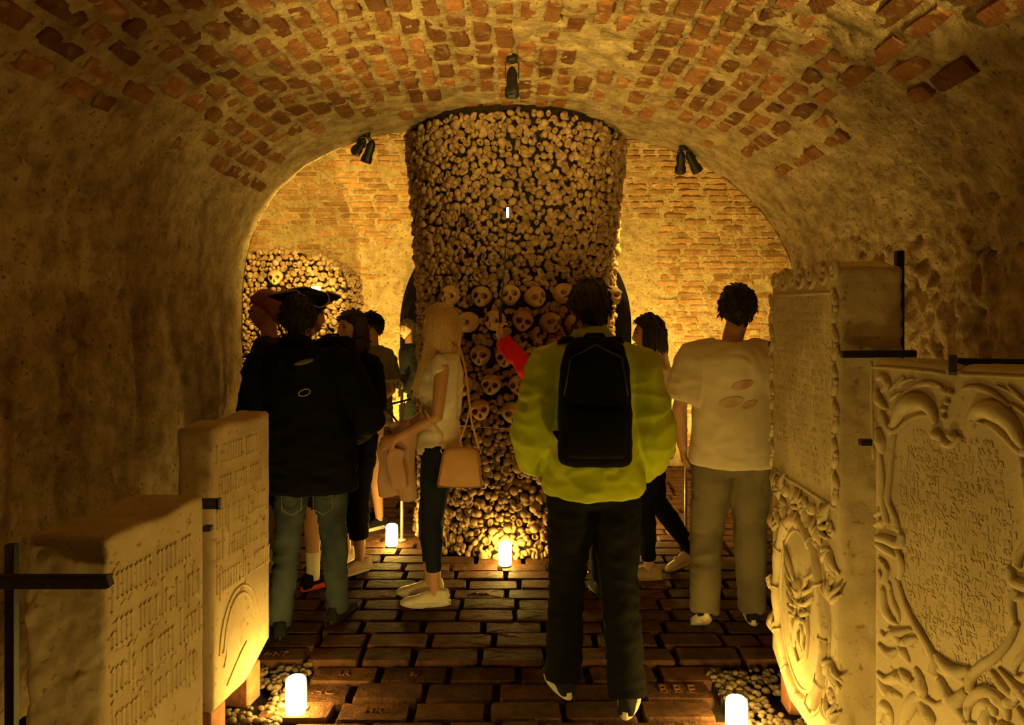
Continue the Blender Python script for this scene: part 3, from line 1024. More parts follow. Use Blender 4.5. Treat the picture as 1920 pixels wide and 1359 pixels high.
# ================================================================== TOMBSTONES
def slab_mesh(name, W, H, T, zb, topf=None, face_amp=.0015, rough_amp=.009, step=.016, rnd=.012, botf=None, seed=1):
    """face at y=0 looking to -Y, body behind it, x from 0 to W, z from zb to H"""
    nx, ny, nz = max(2, int(W / step)), max(2, int(T / step)), max(2, int((H - zb) / step))
    bm = bmesh.new()
    def gridf(fn, a, b):
        vs = [[bm.verts.new(fn(i / a, j / b)) for j in range(b + 1)] for i in range(a + 1)]
        for i in range(a):
            for j in range(b):
                bm.faces.new((vs[i][j], vs[i + 1][j], vs[i + 1][j + 1], vs[i][j + 1]))
    gridf(lambda s, t: (s, 0, t), nx, nz); gridf(lambda s, t: (1 - s, 1, t), nx, nz)
    gridf(lambda s, t: (0, 1 - s, t), ny, nz); gridf(lambda s, t: (1, s, t), ny, nz)
    gridf(lambda s, t: (s, t, 1), nx, ny); gridf(lambda s, t: (s, 1 - t, 0), nx, ny)
    bmesh.ops.remove_doubles(bm, verts=bm.verts, dist=1e-5)
    co = np.array([v.co[:] for v in bm.verts])
    W3 = np.array([W, T, H - zb])
    q = co * W3
    # round the edges
    c = np.clip(q, rnd, W3 - rnd)
    d = q - c
    L = np.linalg.norm(d, axis=1)
    k = np.where(L > 1e-9, rnd / np.maximum(L, 1e-9), 0)
    mx = np.max(np.abs(d), axis=1)
    q = np.where((L > rnd)[:, None], c + d * k[:, None], q)
    fl = q + np.array([seed * 3.1, 0, 0])
    amp = np.where(q[:, 1] < .012, face_amp, np.where(q[:, 2] > (H - zb) - .03, min(rough_amp, .005), rough_amp))
    dv = np.stack([fbm(fl, 14, 3, seed), fbm(fl, 14, 3, seed + 3), fbm(fl, 14, 3, seed + 6)], 1) * amp[:, None]
    dv += np.stack([fbm(fl, 34, 2, seed + 20), fbm(fl, 34, 2, seed + 23), fbm(fl, 34, 2, seed + 26)], 1) * (amp * .55)[:, None] * (q[:, 1] > .012)[:, None]
    dv[:, 1] = np.where(q[:, 1] < .012, fbm(fl, 20, 2, seed) * face_amp, dv[:, 1])
    q = q + dv
    q[:, 2] += zb
    if topf is not None:
        t = np.clip((q[:, 2] - (H - .25)) / .25, 0, 1)
        q[:, 2] += t * np.array([topf(x / W) for x in q[:, 0]])
    if botf is not None:
        t = np.clip(1 - (q[:, 2] - zb) / .4, 0, 1)
        q[:, 2] += t * np.array([botf(x / W) for x in q[:, 0]])
    for v_, p in zip(bm.verts, q): v_.co = p
    me = bpy.data.meshes.new(name)
    bmesh.ops.recalc_face_normals(bm, faces=bm.faces)
    bm.to_mesh(me); bm.free()
    me.polygons.foreach_set('use_smooth', [True] * len(me.polygons))
    return me

class Slab:
    def __init__(s, name, label, A, B, H, T, zb, m, **kw):
        """A, B: floor points of the image-left and image-right ends of the face"""
        s.A = Vector((*A, 0)); s.B = Vector((*B, 0)); s.W = (s.B - s.A).length; s.H = H; s.T = T; s.zb = zb
        u = (s.B - s.A).normalized(); s.u = u; s.n = u.cross(Vector((0, 0, 1)))
        s.e = empty(name, s.A, math.atan2(u.y, u.x))
        tag(s.e, label, 'tombstone')
        s.m = m
        link('stone_block', slab_mesh(name, s.W, H, T, zb, **kw), m, s.e)
    def uv(s, px, py):
        d = Vector(((px - 960) / F, 1, -(py - HOR) / F)); o = Vector((0, 0, CAMZ))
        t = (s.A - o).dot(s.n) / d.dot(s.n)
        h = o + d * t
        return ((h - s.A).dot(s.u), h.z)
    def pts(s, lst, y=0.0):
        return [Vector((*s.uv(*p)[:1], y, s.uv(*p)[1])) for p in lst]

# mini blackletter: x in minims, y in x-heights; 'm' minim, 't' tall, 'd' descending, plus links
BL = {'a': (2, [('m', 0, .55), ('m', 1), ('l', 0, 1, 1, 1), ('l', 0, .55, 1, .6)]), 'b': (2, [('t', 0), ('m', 1), ('l', 0, 0, 1, 0), ('l', 0, 1, 1, .95)]),
      'c': (1.4, [('m', 0), ('l', 0, 1, .8, .95), ('l', 0, 0, .7, .08)]), 'd': (2, [('m', 0), ('m', 1), ('l', 1, 1, 0, 1.55), ('l', 0, 0, 1, 0)]),
      'e': (1.5, [('m', 0), ('l', 0, 1, .8, .85), ('l', .8, .85, 0, .5), ('l', 0, 0, .8, .08)]), 'f': (1.4, [('t', 0), ('l', 0, 1.6, .9, 1.5), ('l', -.3, 1, .8, 1)]),
      'g': (2, [('m', 0), ('d', 1), ('l', 0, 1, 1, 1), ('l', 0, 0, 1, 0), ('l', 1, -.5, 0, -.45)]), 'h': (2, [('t', 0), ('d', 1), ('l', 0, .9, 1, 1)]),
      'i': (1, [('m', 0)]), 'l': (1, [('t', 0)]), 'm': (3, [('m', 0), ('m', 1), ('m', 2), ('l', 0, .9, 1, 1), ('l', 1, .9, 2, 1)]),
      'n': (2, [('m', 0), ('m', 1), ('l', 0, .9, 1, 1)]), 'o': (2, [('m', 0), ('m', 1), ('l', 0, 1, 1, 1), ('l', 0, 0, 1, 0)]),
      'r': (1.4, [('m', 0), ('l', 0, .9, .8, 1)]), 's': (1.5, [('m', .1, .5), ('l', .1, 1, .8, .9), ('l', .8, .5, .8, .1), ('l', 0, 0, .8, .1), ('l', .1, .5, .8, .5)]),
      't': (1.3, [('m', 0, 1.25), ('l', -.2, 1, .8, 1), ('l', 0, 0, .7, .1)]), 'u': (2, [('m', 0), ('m', 1), ('l', 0, 0, 1, .1)]),
      'v': (2, [('t', 0), ('m', 1), ('l', 0, 0, 1, 0)]), 'z': (1.5, [('l', 0, 1, .9, 1), ('l', .9, 1, 0, 0), ('l', 0, 0, .9, 0)]),
      'A': (3, [('d', 0), ('m', 1.2), ('m', 2.2), ('l', 0, 1.2, 1.2, 1.5), ('l', 1.2, 1.5, 2.2, 1.0), ('l', 1.2, .5, 2.2, .5), ('l', -.4, 1.6, .9, 1.3)]),
      '~': (2.4, [('l', 0, -.35, .8, -.2), ('l', .8, -.2, 1.5, -.35), ('l', 1.5, -.35, 2.2, -.15)]), ' ': (.8, [])}
def blackletter(slab, txt, u0, z0, xh, unit, r=.0042, umax=None, name='inscription'):
    u = u0
    def dia(x, z, q=1.5):
        mb.box((x, -.001, z), (r * q, r * .9, r * q), Matrix.Rotation(PI / 4, 3, 'Y'))
    for ch in txt:
        wd, st_ = BL.get(ch, BL['i'])
        if umax and u + (wd - 1) * unit > umax: break
        mb = MB()
        for q in st_:
            if q[0] in 'mtd':
                x = u + q[1] * unit
                z1 = z0 + xh * (q[2] if len(q) > 2 else (1.6 if q[0] == 't' else 1.0)); zb = z0 - (xh * .45 if q[0] == 'd' else 0)
                jx = random.uniform(-.0015, .0015)
                mb.box((x + jx, 0, (z1 + zb) / 2), (r * .95, r * 1.05, (z1 - zb) / 2), None, r * .5)
                dia(x + jx - r * .3, z1); dia(x + jx + r * .3, zb)
            else:
                mb.tube([(u + q[1] * unit, 0, z0 + q[2] * xh), (u + q[3] * unit, 0, z0 + q[4] * xh)], r * .8, 5)
        u += (wd + .12) * unit
        if mb.v: mb.build('letter' if ch != '~' else 'flourish', slab.m, slab.e, False)

RED = mat('support_brick', (0.26, 0.11, 0.06), (0.36, 0.17, 0.10), 14, .9, .4, 40)
# left, near: thick slab with four large lines of raised blackletter
s1 = Slab('tombstone', 'thick rough-sided stone slab with large raised blackletter beside the passage wall', (-1.09, 2.007), (-1.03, 2.50), 1.012, .235, .05, STONE,
          rough_amp=.017, step=.0095, seed=1, rnd=.016, topf=lambda x: .006 * math.sin(x * 9))
for i, t in enumerate(('Anno dni m', 'am nechst hei', 'nch xpi mi lant', 'hont berlichen', 'in iar', 'und stift')):
    blackletter(s1, t, .025, .835 - i * .128, .066, .0205, .0046, s1.W - .015)
for i in range(5):
    blackletter(s1, '~   ~', .06 + .03 * (i % 3), .835 - i * .128, .066, .0205, .004, s1.W - .04)
mb = MB()
mb.tube([(.26, 0, .22), (.31, 0, .30), (.35, 0, .32), (.37, 0, .28), (.42, 0, .21)], .005, 6)
mb.build('carved_line', STONE, s1.e)
# left, farther: thinner slab with five lines and an arched shield outline
s2 = Slab('tombstone', 'slim stone slab with raised blackletter and a carved arch outline', (-1.14, 2.845), (-1.067, 3.30), 1.185, .155, .10, STONE,
          rough_amp=.006, seed=2, rnd=.018, topf=lambda x: .012 * x + .006 * math.sin(x * 7), botf=lambda x: .10 * max(0, (x - .55) / .45))
for i, (t, t2) in enumerate((('i anno', 'dni '), (' am iou', 'gnl'), ('ioh der', 'isten'), ('of lanffen', 'tilgen'), ('hounehs', 'mulier'))):
    blackletter(s2, t + ' ' + t2, .03, 1.045 - i * .125, .066, .0195, .0036, s2.W - .012)
for k, (a, b) in enumerate(((.16, .30), (.125, .26))):
    mb = MB()
    pts_ = [Vector((.20 + a * math.cos(PI - PI * .92 * j / 14) * .95, 0, .30 + b * math.sin(PI * .92 * j / 14) * .72)) for j in range(15)]
    mb.tube(pts_, .0045, 6); mb.build('arch_outline', STONE, s2.e)
mb = MB(); mb.tube([(.10, 0, .16), (.20, 0, .24), (.25, 0, .27), (.25, 0, .20)], .0045, 6); mb.build('carved_line', STONE, s2.e); mb = MB(); mb.tube([(.07, 0, .30), (.09, 0, .32), (.10, 0, .29), (.08, 0, .24)], .004, 6)
mb.build('carved_line', STONE, s2.e)

# right, far: tall baroque stone
s3 = Slab('tombstone', 'tall carved tombstone with scroll crest, lettered panel and oval wreath', (1.13, 3.25), (1.108, 2.53), 1.79, .215, .06, STONE2,
          rough_amp=.012, seed=4, rnd=.014, topf=lambda x: .018 * math.sin(x * 11) + .012 * x - .05 * math.exp(-((x - .33) / .035) ** 2) - .03 * max(0, (.12 - x) / .12), botf=lambda x: .12 * max(0, (.3 - x) / .3))
def ridge(slab, name, curves, n=7):
    for c in curves:
        MB().tube(c[0], c[1], n).build(name, slab.m, slab.e)
def spiral(cu, cz, r0, turns, a0=0, sgn=1, n=26, r1=.15):
    return [Vector((cu + r0 * (1 - (1 - r1) * k / n) * math.cos(a0 + sgn * turns * 2 * PI * k / n), -.004, cz + r0 * (1 - (1 - r1) * k / n) * math.sin(a0 + sgn * turns * 2 * PI * k / n))) for k in range(n + 1)]
def taper(n, a, b, c=None):
    c = a if c is None else c
    return [(a + (b - a) * (k / (n - 1)) * 2) if k < (n - 1) / 2 else (b + (c - b) * (k / (n - 1) * 2 - 1)) for k in range(n)]
W3_ = s3.W
# panel frame and divider
ridge(s3, 'panel_frame', [([Vector((.04, 0, 1.705)), Vector((W3_ - .05, 0, 1.695))], .007), ([Vector((W3_ - .05, 0, 1.69)), Vector((W3_ - .05, 0, .975))], .006),
                          ([Vector((.02, 0, .955)), Vector((W3_ - .03, 0, .955))], .008)])
# crest
cv = []
for (cu, cz, r_, sg, a0) in ((.055, 1.765, .035, 1, 0), (.17, 1.765, .05, -1, 1), (.36, 1.77, .06, 1, 2), (.47, 1.765, .05, -1, 0), (.60, 1.765, .045, 1, 2), (.685, 1.77, .035, -1, 1)):
    sp = spiral(cu, cz, r_, 1.4, a0, sg)
    cv.append((sp, taper(len(sp), .010, .008, .012)))
for k in range(7):
    a = -1.2 + .4 * k
    cv.append(([Vector((.26, -.004, 1.73)), Vector((.26 + .035 * math.sin(a), -.010, 1.73 + .045 * math.cos(a))), Vector((.26 + .06 * math.sin(a), -.006, 1.73 + .06 * math.cos(a)))], [.005, .009, .006]))
ridge(s3, 'crest_scroll', cv)
# borders: chains of small leaves
for (u0, nm) in ((.014, 'border_left'), (W3_ - .022, 'border_right')):
    z = .99
    k = 0
    while z < 1.70:
        mb = MB()
        mb.ell((u0 + .006 * math.sin(k * 1.7), -.004, z), (.016, .012, .03), Matrix.Rotation(.5 * (-1) ** k, 3, 'Y'), 8, 6)
        mb.ell((u0 + .012 * (-1) ** k, -.006, z + .03), (.009, .010, .012), None, 7, 5)
        z += .062; k += 1
        mb.build('border_leaf', STONE2, s3.e)
# small lettering: one object per line
GL = [[(0, 0, 0, 1), (0, 1, .6, .5), (.6, .5, 0, 0)], [(0, 0, .3, 1), (.3, 1, .6, 0), (.15, .4, .5, .4)], [(0, 0, 0, 1), (0, 1, .5, 1), (0, .5, .4, .5), (0, 0, .5, 0)],
      [(0, 0, 0, 1), (0, 0, .5, 0)], [(.25, 0, .25, 1), (0, 1, .5, 1)], [(0, 0, 0, 1), (0, 1, .6, 0), (.6, 0, .6, 1)], [(0, 1, .3, 0), (.3, 0, .6, 1)], [(0, 0, 0, 1)],
      [(0, 0, 0, 1), (0, 1, .5, .75), (.5, .75, 0, .5), (.2, .5, .5, 0)], [(.5, 1, 0, .75), (0, .75, .5, .3), (.5, .3, 0, 0)], [(0, 0, 0, 1), (0, 1, .5, .5), (.5, .5, .5, 0), (.5, 0, 0, 0)],
      [(0, 0, 0, 1), (0, 1, .3, .4), (.3, .4, .6, 1), (.6, 1, .6, 0)]]
def fine_line(slab, u0, u1, z, h, r, seed, wear=.22):
    rr_ = random.Random(seed)
    mb = MB(); u = u0
    while u < u1 - h * .6:
        if rr_.random() < .16:
            u += h * .55; continue
        for (a, b, c, d) in rr_.choice(GL):
            if rr_.random() < wear: continue
            j_ = lambda: rr_.gauss(0, .11) * h
            p0 = Vector((u + a * h + j_(), 0, z + b * h + j_())); p1 = Vector((u + c * h + j_(), 0, z + d * h + j_()))
            mid = (p0 + p1) / 2; dv = p1 - p0
            ang = math.atan2(dv.z, dv.x)
            mb.box(mid, (dv.length / 2 + r * .5, r * rr_.uniform(.7, 1.3), r * rr_.uniform(.8, 1.3)), Matrix.Rotation(-ang, 3, 'Y'))
        u += h * .85
    if mb.v: tag(mb.build('inscription', slab.m, slab.e, False), kind='stuff')
for k in range(23):
    z = 1.668 - .0303 * k
    if k < 20: fine_line(s3, .045, W3_ - .07, z, .019, .0016, 300 + k)
    else: fine_line(s3, .30 if k == 20 else .36, W3_ - (.16 if k > 21 else .1), z, .019, .0016, 300 + k)
# oval wreath
OC = Vector((.345, 0, .475))
def oval(ru, rz, n=48): return [Vector((OC.x + ru * math.cos(2 * PI * k / n), 0, OC.z + rz * math.sin(2 * PI * k / n))) for k in range(n + 1)]
mb = MB()
ov = oval(.262, .345)
mb.tube(ov, [.026 + .004 * math.sin(k * 1.57) for k in range(len(ov))], 8)
mb.build('wreath', STONE2, s3.e)
ridge(s3, 'wreath_rim', [(oval(.222, .300), .007), (oval(.296, .385), .006)])
for k in range(0, 48, 4):
    mb = MB()
    t = 2 * PI * k / 48
    c = Vector((OC.x + .262 * math.cos(t), 0, OC.z + .345 * math.sin(t)))
    d = Vector((math.cos(t), 0, math.sin(t)))
    mb.tube([c - d * .03 + Vector((0, -.012, 0)), c + Vector((0, -.028, 0)), c + d * .03 + Vector((0, -.012, 0))], .006, 6)
    mb.build('wreath_ribbon', STONE2, s3.e)
# coat of arms within the wreath
cv = []
shield = [(-.09, .02), (-.10, -.06), (-.08, -.15), (0, -.21), (.08, -.15), (.10, -.06), (.09, .02), (-.09, .02)]
cv.append(([OC + Vector((a, -.004, b)) for a, b in shield], .008))
ridge(s3, 'shield', cv)
mb = MB()
mb.ell(OC + Vector((0, -.004, .075)), (.036, .022, .045), None, 12, 8)
mb.box(OC + Vector((0, -.02, .075)), (.028, .006, .005)); mb.box(OC + Vector((0, -.012, .035)), (.045, .012, .008), None, .004)
mb.build('helmet', STONE2, s3.e)
cv = []
r_ = random.Random(5)
for sg in (-1, 1):
    for k in range(6):
        a0 = .1 + .32 * k
        base_ = OC + Vector((sg * .035, -.002, .08 - .02 * k))
        p = [base_]
        for j in range(1, 6):
            q = j / 5
            p.append(base_ + Vector((sg * (.14 * q - .02 * k * q + .02 * math.sin(q * 7 + k)), -.010 * math.sin(q * PI), .12 * q * (1.2 - .42 * k) + .02 * math.sin(q * 6 + k))))
        cv.append((p, [.006, .010, .011, .010, .008, .004]))
ridge(s3, 'mantling', cv)
mb = MB()
pts_ = [(-.04, -.13), (-.02, -.08), (.0, -.045), (.03, -.03), (.045, -.012)]
mb.tube([OC + Vector((a, -.004, b)) for a, b in pts_], [.013, .016, .018, .015, .012], 8)
for a in ((-.03, -.12, -.05, -.17), (.0, -.09, .03, -.15), (.02, -.05, .06, -.07), (-.01, -.05, -.055, -.04), (-.045, -.13, -.075, -.08)):
    mb.tube([OC + Vector((a[0], -.003, a[1])), OC + Vector(((a[0] + a[2]) / 2, -.010, (a[1] + a[3]) / 2 + .01)), OC + Vector((a[2], -.003, a[3]))], [.009, .008, .005], 7)
mb.ell(OC + Vector((.05, -.006, .0)), (.016, .014, .014), None, 9, 6)
mb.build('heraldic_beast', STONE2, s3.e)
# acanthus between panel and wreath, and at the sides
cv = []
r_ = random.Random(11)
def leafspray(c, ang, L, k=5, spread=.5, rad=.011):
    for i in range(k):
        a = ang + (i - (k - 1) / 2) * spread
        p = [c + Vector((math.cos(a + .35 * q * math.copysign(1, i - (k - 1) / 2 + .01)) * L * q, -.012 * math.sin(q * PI), math.sin(a + .35 * q) * L * q)) for q in (0, .25, .5, .75, 1)]
        mbl.tube(p, [rad * .5, rad, rad * 1.1, rad * .8, rad * .3], 7)
for (a, b, ang, L) in ((.06, .88, .6, .09), (.16, .90, 2.6, .08), (.27, .87, -.3, .09), (.20, .84, 3.6, .08), (.36, .88, 1.2, .07), (.45, .89, 3.3, .09), (.55, .86, -.6, .10), (.62, .90, 2.2, .07),
                       (.66, .80, 4.2, .09), (.66, .62, 1.4, .09), (.67, .42, 4.6, .09), (.65, .20, 1.7, .09), (.035, .70, 1.3, .08), (.03, .50, 4.7, .08), (.035, .26, 1.5, .08), (.12, .80, 3.9, .07), (.50, .80, .6, .08)):
    mbl = MB(); leafspray(Vector((a, 0, b)), ang, L); mbl.build('acanthus', STONE2, s3.e)
cv = []
for (a, b, r0, sg) in ((.045, .89, .034, 1), (.40, .90, .03, -1), (.30, .915, .022, 1), (.58, .91, .03, 1), (.655, .88, .028, -1), (.655, .70, .026, 1), (.66, .30, .026, -1)):
    sp = spiral(a, b, r0, 1.5, 0, sg); cv.append((sp, taper(len(sp), .007, .008, .009)))
ridge(s3, 'volute', cv)
for (a, b) in ((.22, .905), (.50, .905)):               # two small cherub heads
    mb = MB()
    mb.ell((a, -.012, b), (.020, .018, .024), None, 12, 9)
    mb.ell((a, -.032, b - .002), (.004, .005, .005), None, 6, 4); mb.ell((a - .010, -.026, b - .006), (.006, .004, .005), None, 6, 4); mb.ell((a + .010, -.026, b - .006), (.006, .004, .005), None, 6, 4)
    mb.build('cherub_head', STONE2, s3.e)

# right, near: broad rococo cartouche stone
s4 = Slab('tombstone', 'broad rococo tombstone with scrolled cartouche frame around a worn inscription', (1.141, 2.35), (1.344, 1.842), 1.478, .20, .05, STONE2,
          rough_amp=.008, seed=8, rnd=.010, topf=lambda x: -.022 * math.exp(-((x - .51) / .035) ** 2))
W4_ = s4.W; UC = s4.uv(1787, 800)[0]
curv4 = {}
def q3(lst): return [(1420 + a / 3.398, 460 + b / 3.398) for a, b in lst]
def q4(lst): return [(1420 + a / 2.618, 840 + b / 2.618) for a, b in lst]
def smooth(pts_, n=5):
    out = []
    m = len(pts_)
    for i in range(m - 1):
        p0 = pts_[max(i - 1, 0)]; p1 = pts_[i]; p2 = pts_[i + 1]; p3 = pts_[min(i + 2, m - 1)]
        for k in range(n):
            t = k / n
            out.append(0.5 * ((2 * p1) + (p2 - p0) * t + (2 * p0 - 5 * p1 + 4 * p2 - p3) * t * t + (3 * p1 - p0 - 3 * p2 + p3) * t ** 3))
    out.append(pts_[-1])
    return out
def cur(lst, a, b, c=None, y=-.004, mirror=True, name='scroll'):
    p = smooth(s4.pts(lst, y))
    r_ = taper(len(p), a, b, c)
    curv4.setdefault(name, []).append((p, r_))
    if mirror:
        curv4[name].append(([Vector((2 * UC - v_.x, v_.y, v_.z)) for v_ in p], r_))
# top bevel and crescents
cur(q3([(735, 775), (900, 785), (1195, 815)]), .005, .005, name='top_moulding'); cur(q3([(735, 740), (735, 1000), (745, 1359)]), .004, .005, name='top_moulding')
cur(q3([(830, 1170), (880, 1130), (920, 1050), (990, 1000), (1070, 1005), (1120, 1060), (1135, 1130)]), .006, .030, .010, name='crescent')
cur(q3([(840, 1190), (900, 1175), (960, 1125), (1030, 1085), (1100, 1085)]), .010, .009, .004, name='crescent_lip')
cur(q3([(800, 1060), (830, 1140), (870, 1185), (900, 1170)]), .008, .014, .008, name='crescent_lip')
cur(q3([(880, 1190), (870, 1260), (855, 1359)]), .008, .009, name='frame_rib')
cur(q4([(665, 0), (655, 130), (645, 250), (680, 340), (690, 400)]), .009, .010, .012, name='frame_rib')
cur(q4([(600, 0), (615, 120), (615, 240), (640, 370)]), .006, .012, .010, name='frame_rib')
cur(q4([(690, 640), (720, 740), (770, 850), (830, 950), (872, 1040), (870, 1105)]), .008, .013, .016, name='frame_rib')
cur(q4([(620, 690), (630, 780), (660, 840), (695, 862)]), .008, .016, .006, name='frame_leaf')
cur(q4([(650, 660), (665, 740), (690, 800), (700, 850)]), .006, .010, .005, name='frame_leaf')
cur(q4([(590, 440), (640, 450), (700, 470), (715, 420)]), .012, .018, .010, name='frame_knot')
cur(q4([(600, 540), (640, 590), (620, 650), (600, 600)]), .006, .010, .005, name='frame_knot')
cur(q4([(590, 470), (640, 500), (700, 540)]), .010, .014, .008, name='frame_knot')
cur(q4([(690, 500), (712, 560), (700, 640)]), .009, .012, .008, name='frame_rib')
cur(q4([(580, 330), (610, 310), (600, 290)]), .006, .010, .005, name='frame_leaf'); cur(q4([(580, 380), (612, 360), (600, 345)]), .006, .010, .005, name='frame_leaf')
# upper corner foliage
cur(q3([(770, 850), (810, 840), (835, 890), (800, 930)]), .008, .014, .007, name='corner_leaf')
cur(q3([(765, 920), (780, 990), (830, 1040)]), .008, .016, .008, name='corner_leaf')
cur(q3([(850, 925), (890, 885), (940, 838)]), .005, .006, .003, name='corner_twig'); cur(q3([(870, 905), (930, 870), (1000, 850)]), .005, .005, .003, name='corner_twig')
cur(q3([(850, 985), (890, 955), (930, 938)]), .005, .006, .003, name='corner_twig')
cur(q3([(770, 1170), (790, 1250), (800, 1320)]), .010, .020, .008, name='corner_leaf')
cur(q3([(930, 950), (1010, 900), (1100, 880), (1180, 900)]), .004, .010, .006, name='corner_leaf')
# centre tassel
for (a, b, r_) in ((1200, 930, .013), (1235, 940, .012), (1195, 1040, .012), (1195, 1095, .010), (1150, 1205, .020), (1205, 1260, .016), (1255, 1215, .018), (1215, 1000, .010)):
    p = s4.pts(q3([(a, b)]))[0]
    curv4.setdefault('tassel', []).append(([p + Vector((0, -.004, r_ * .6)), p + Vector((0, -.006, 0)), p + Vector((0, -.004, -r_ * .6))], [r_ * .6, r_, r_ * .6]))
cur(q3([(1120, 1200), (1165, 1210), (1200, 1260), (1250, 1270), (1300, 1220)]), .008, .012, .008, mirror=False, name='tassel')
# lower left foliage and volutes
for c_ in ([(610, 900), (640, 930), (680, 910), (720, 900), (760, 890)], [(600, 960), (650, 1010), (690, 990)], [(690, 960), (720, 1000), (750, 1050)], [(790, 930), (740, 950), (690, 965)], [(650, 880), (690, 930), (700, 980)]):
    cur(q4(c_), .006, .016, .005, name='flower')
for c_ in ([(590, 1100), (640, 1140), (700, 1130), (760, 1160), (800, 1130)], [(600, 1130), (640, 1190), (710, 1220)], [(700, 1090), (740, 1130), (790, 1190)], [(780, 1080), (800, 1120), (810, 1180), (830, 1230), (900, 1270)]):
    cur(q4(c_), .006, .020, .006, name='lower_leaf')
for c_ in ([(880, 1010), (920, 1060), (980, 1110), (1030, 1150)], [(900, 1130), (930, 1200), (980, 1280), (1040, 1350)], [(720, 1359), (740, 1300), (780, 1230), (830, 1205)], [(800, 1240), (830, 1290), (850, 1330), (800, 1300)]):
    cur(q4(c_), .010, .022, .010, name='lower_scroll')
for c_ in ([(1035, 1330), (1040, 1260), (1090, 1200), (1160, 1200), (1220, 1260), (1230, 1330)], [(1090, 1310), (1110, 1260), (1150, 1260), (1170, 1310)], [(600, 1340), (620, 1270), (650, 1290), (660, 1350)], [(1120, 1170), (1180, 1230), (1230, 1290)]):
    cur(q4(c_), .008, .018, .008, mirror=False, name='volute')
for nm, lst in curv4.items():
    ridge(s4, nm, lst, 8)
# worn inscription lines inside the frame
k = 0
z = 1.26
while z > .62:
    uL = float(np.interp(z, [.60, .75, .90, 1.05, 1.18, 1.28], [.155, .105, .085, .075, .095, .14]))
    fine_line(s4, uL + .008, 2 * UC - uL - .008, z, .016, .0019, 700 + k, .3)
    z -= .0255; k += 1

# supports under the slabs
blocks = []
for (sl, us_, lab) in ((s1, (.08, .40), 'low brick block under the thick lettered slab'), (s2, (.06, .34), 'low brick block under the slim lettered slab'), (s3, (.12, .58), 'low brick block under the tall tombstone'), (s4, (.1, .45), 'low brick block under the cartouche tombstone')):
    for uu in us_:
        c = sl.A + sl.u * uu - sl.n * (sl.T * .5)
        hgt = sl.zb + .027 + (.035 if (sl is s2 and uu > .2) else 0) + (.045 if (sl is s3 and uu < .2) else 0)
        blocks.append((c.x, c.y))
        o = MB().box((0, 0, hgt / 2 - .03), (.055, sl.T * .42, hgt / 2), None, .006).build('support_block', RED, None, False)
        o.location = c; o.rotation_euler = (0, 0, math.atan2(sl.u.y, sl.u.x))
        tag(o, lab + (', nearer the arch' if ((uu > .2) == (sl in (s1, s2))) else ', nearer the entrance'), 'support block', 'brick blocks under the tombstones')

# iron brackets
def bracket(lab, parts):
    e = empty('iron_bracket', parts[0][1])
    tag(e, lab, 'bracket', 'black iron brackets holding the tombstones')
    o0 = Vector(parts[0][1])
    for nm, a, b, th in parts:
        a = Vector(a) - o0; b = Vector(b) - o0
        d = (b - a); L = d.length
        q = d.to_track_quat('X', 'Z').to_matrix()
        MB().box((a + b) / 2, (L / 2, th[0], th[1]), q, .002).build(nm, METAL, e, False)
yB = 1.965
bracket('long black iron bar across the rough end of the thick slab', [('bar', P(-120, 1090, yB), P(205, 1090, yB), (.012, .017)), ('upright', (P(22, 1000, yB + .27).x, yB + .27, -.02), (P(22, 1000, yB + .27).x, yB + .27, .93), (.014, .014)), ('tip', P(200, 1078, yB - .005), P(207, 1100, yB - .005), (.014, .006))])
c2_ = P(395, 944, 2.6)
bracket('short black iron clamp between the two lettered slabs', [('clamp', c2_ + Vector((-.15, .0, 0)), c2_ + Vector((.03, 0, 0)), (.012, .017)), ('tip', c2_ + Vector((.028, 0, .019)), c2_ + Vector((.028, 0, -.019)), (.012, .006)), ('bolt', P(390, 985, 2.62), P(390, 995, 2.62), (.014, .014)), ('upright', c2_ + Vector((-.12, .0, 0)), Vector((c2_.x - .12, c2_.y, -.05)), (.012, .012))])
yC = 2.50
bracket('black iron bar with upright behind the tall tombstone', [('bar', P(1578, 664, yC), P(1716, 663, yC), (.012, .012)), ('upright', P(1686, 470, 2.66), P(1686, 1200, 2.66), (.013, .013))])
bracket('black iron bar along the top of the cartouche tombstone', [('bar', P(1795, 678, 2.16), P(2010, 682, 2.0), (.012, .011)), ('hook', P(1786, 668, 2.12), P(1786, 700, 2.07), (.010, .008))])
c3_ = P(1624, 829, 2.36)
bracket('small black iron clip on the edge of the cartouche stone', [('clip', c3_ + Vector((-.02, 0, 0)), c3_ + Vector((.022, 0, 0)), (.012, .010))])
c4_ = P(1447, 645, 3.27)
bracket('small black iron clip on the far edge of the tall tombstone', [('clip', c4_ + Vector((-.012, 0, 0)), c4_ + Vector((.02, 0, 0)), (.012, .012))])

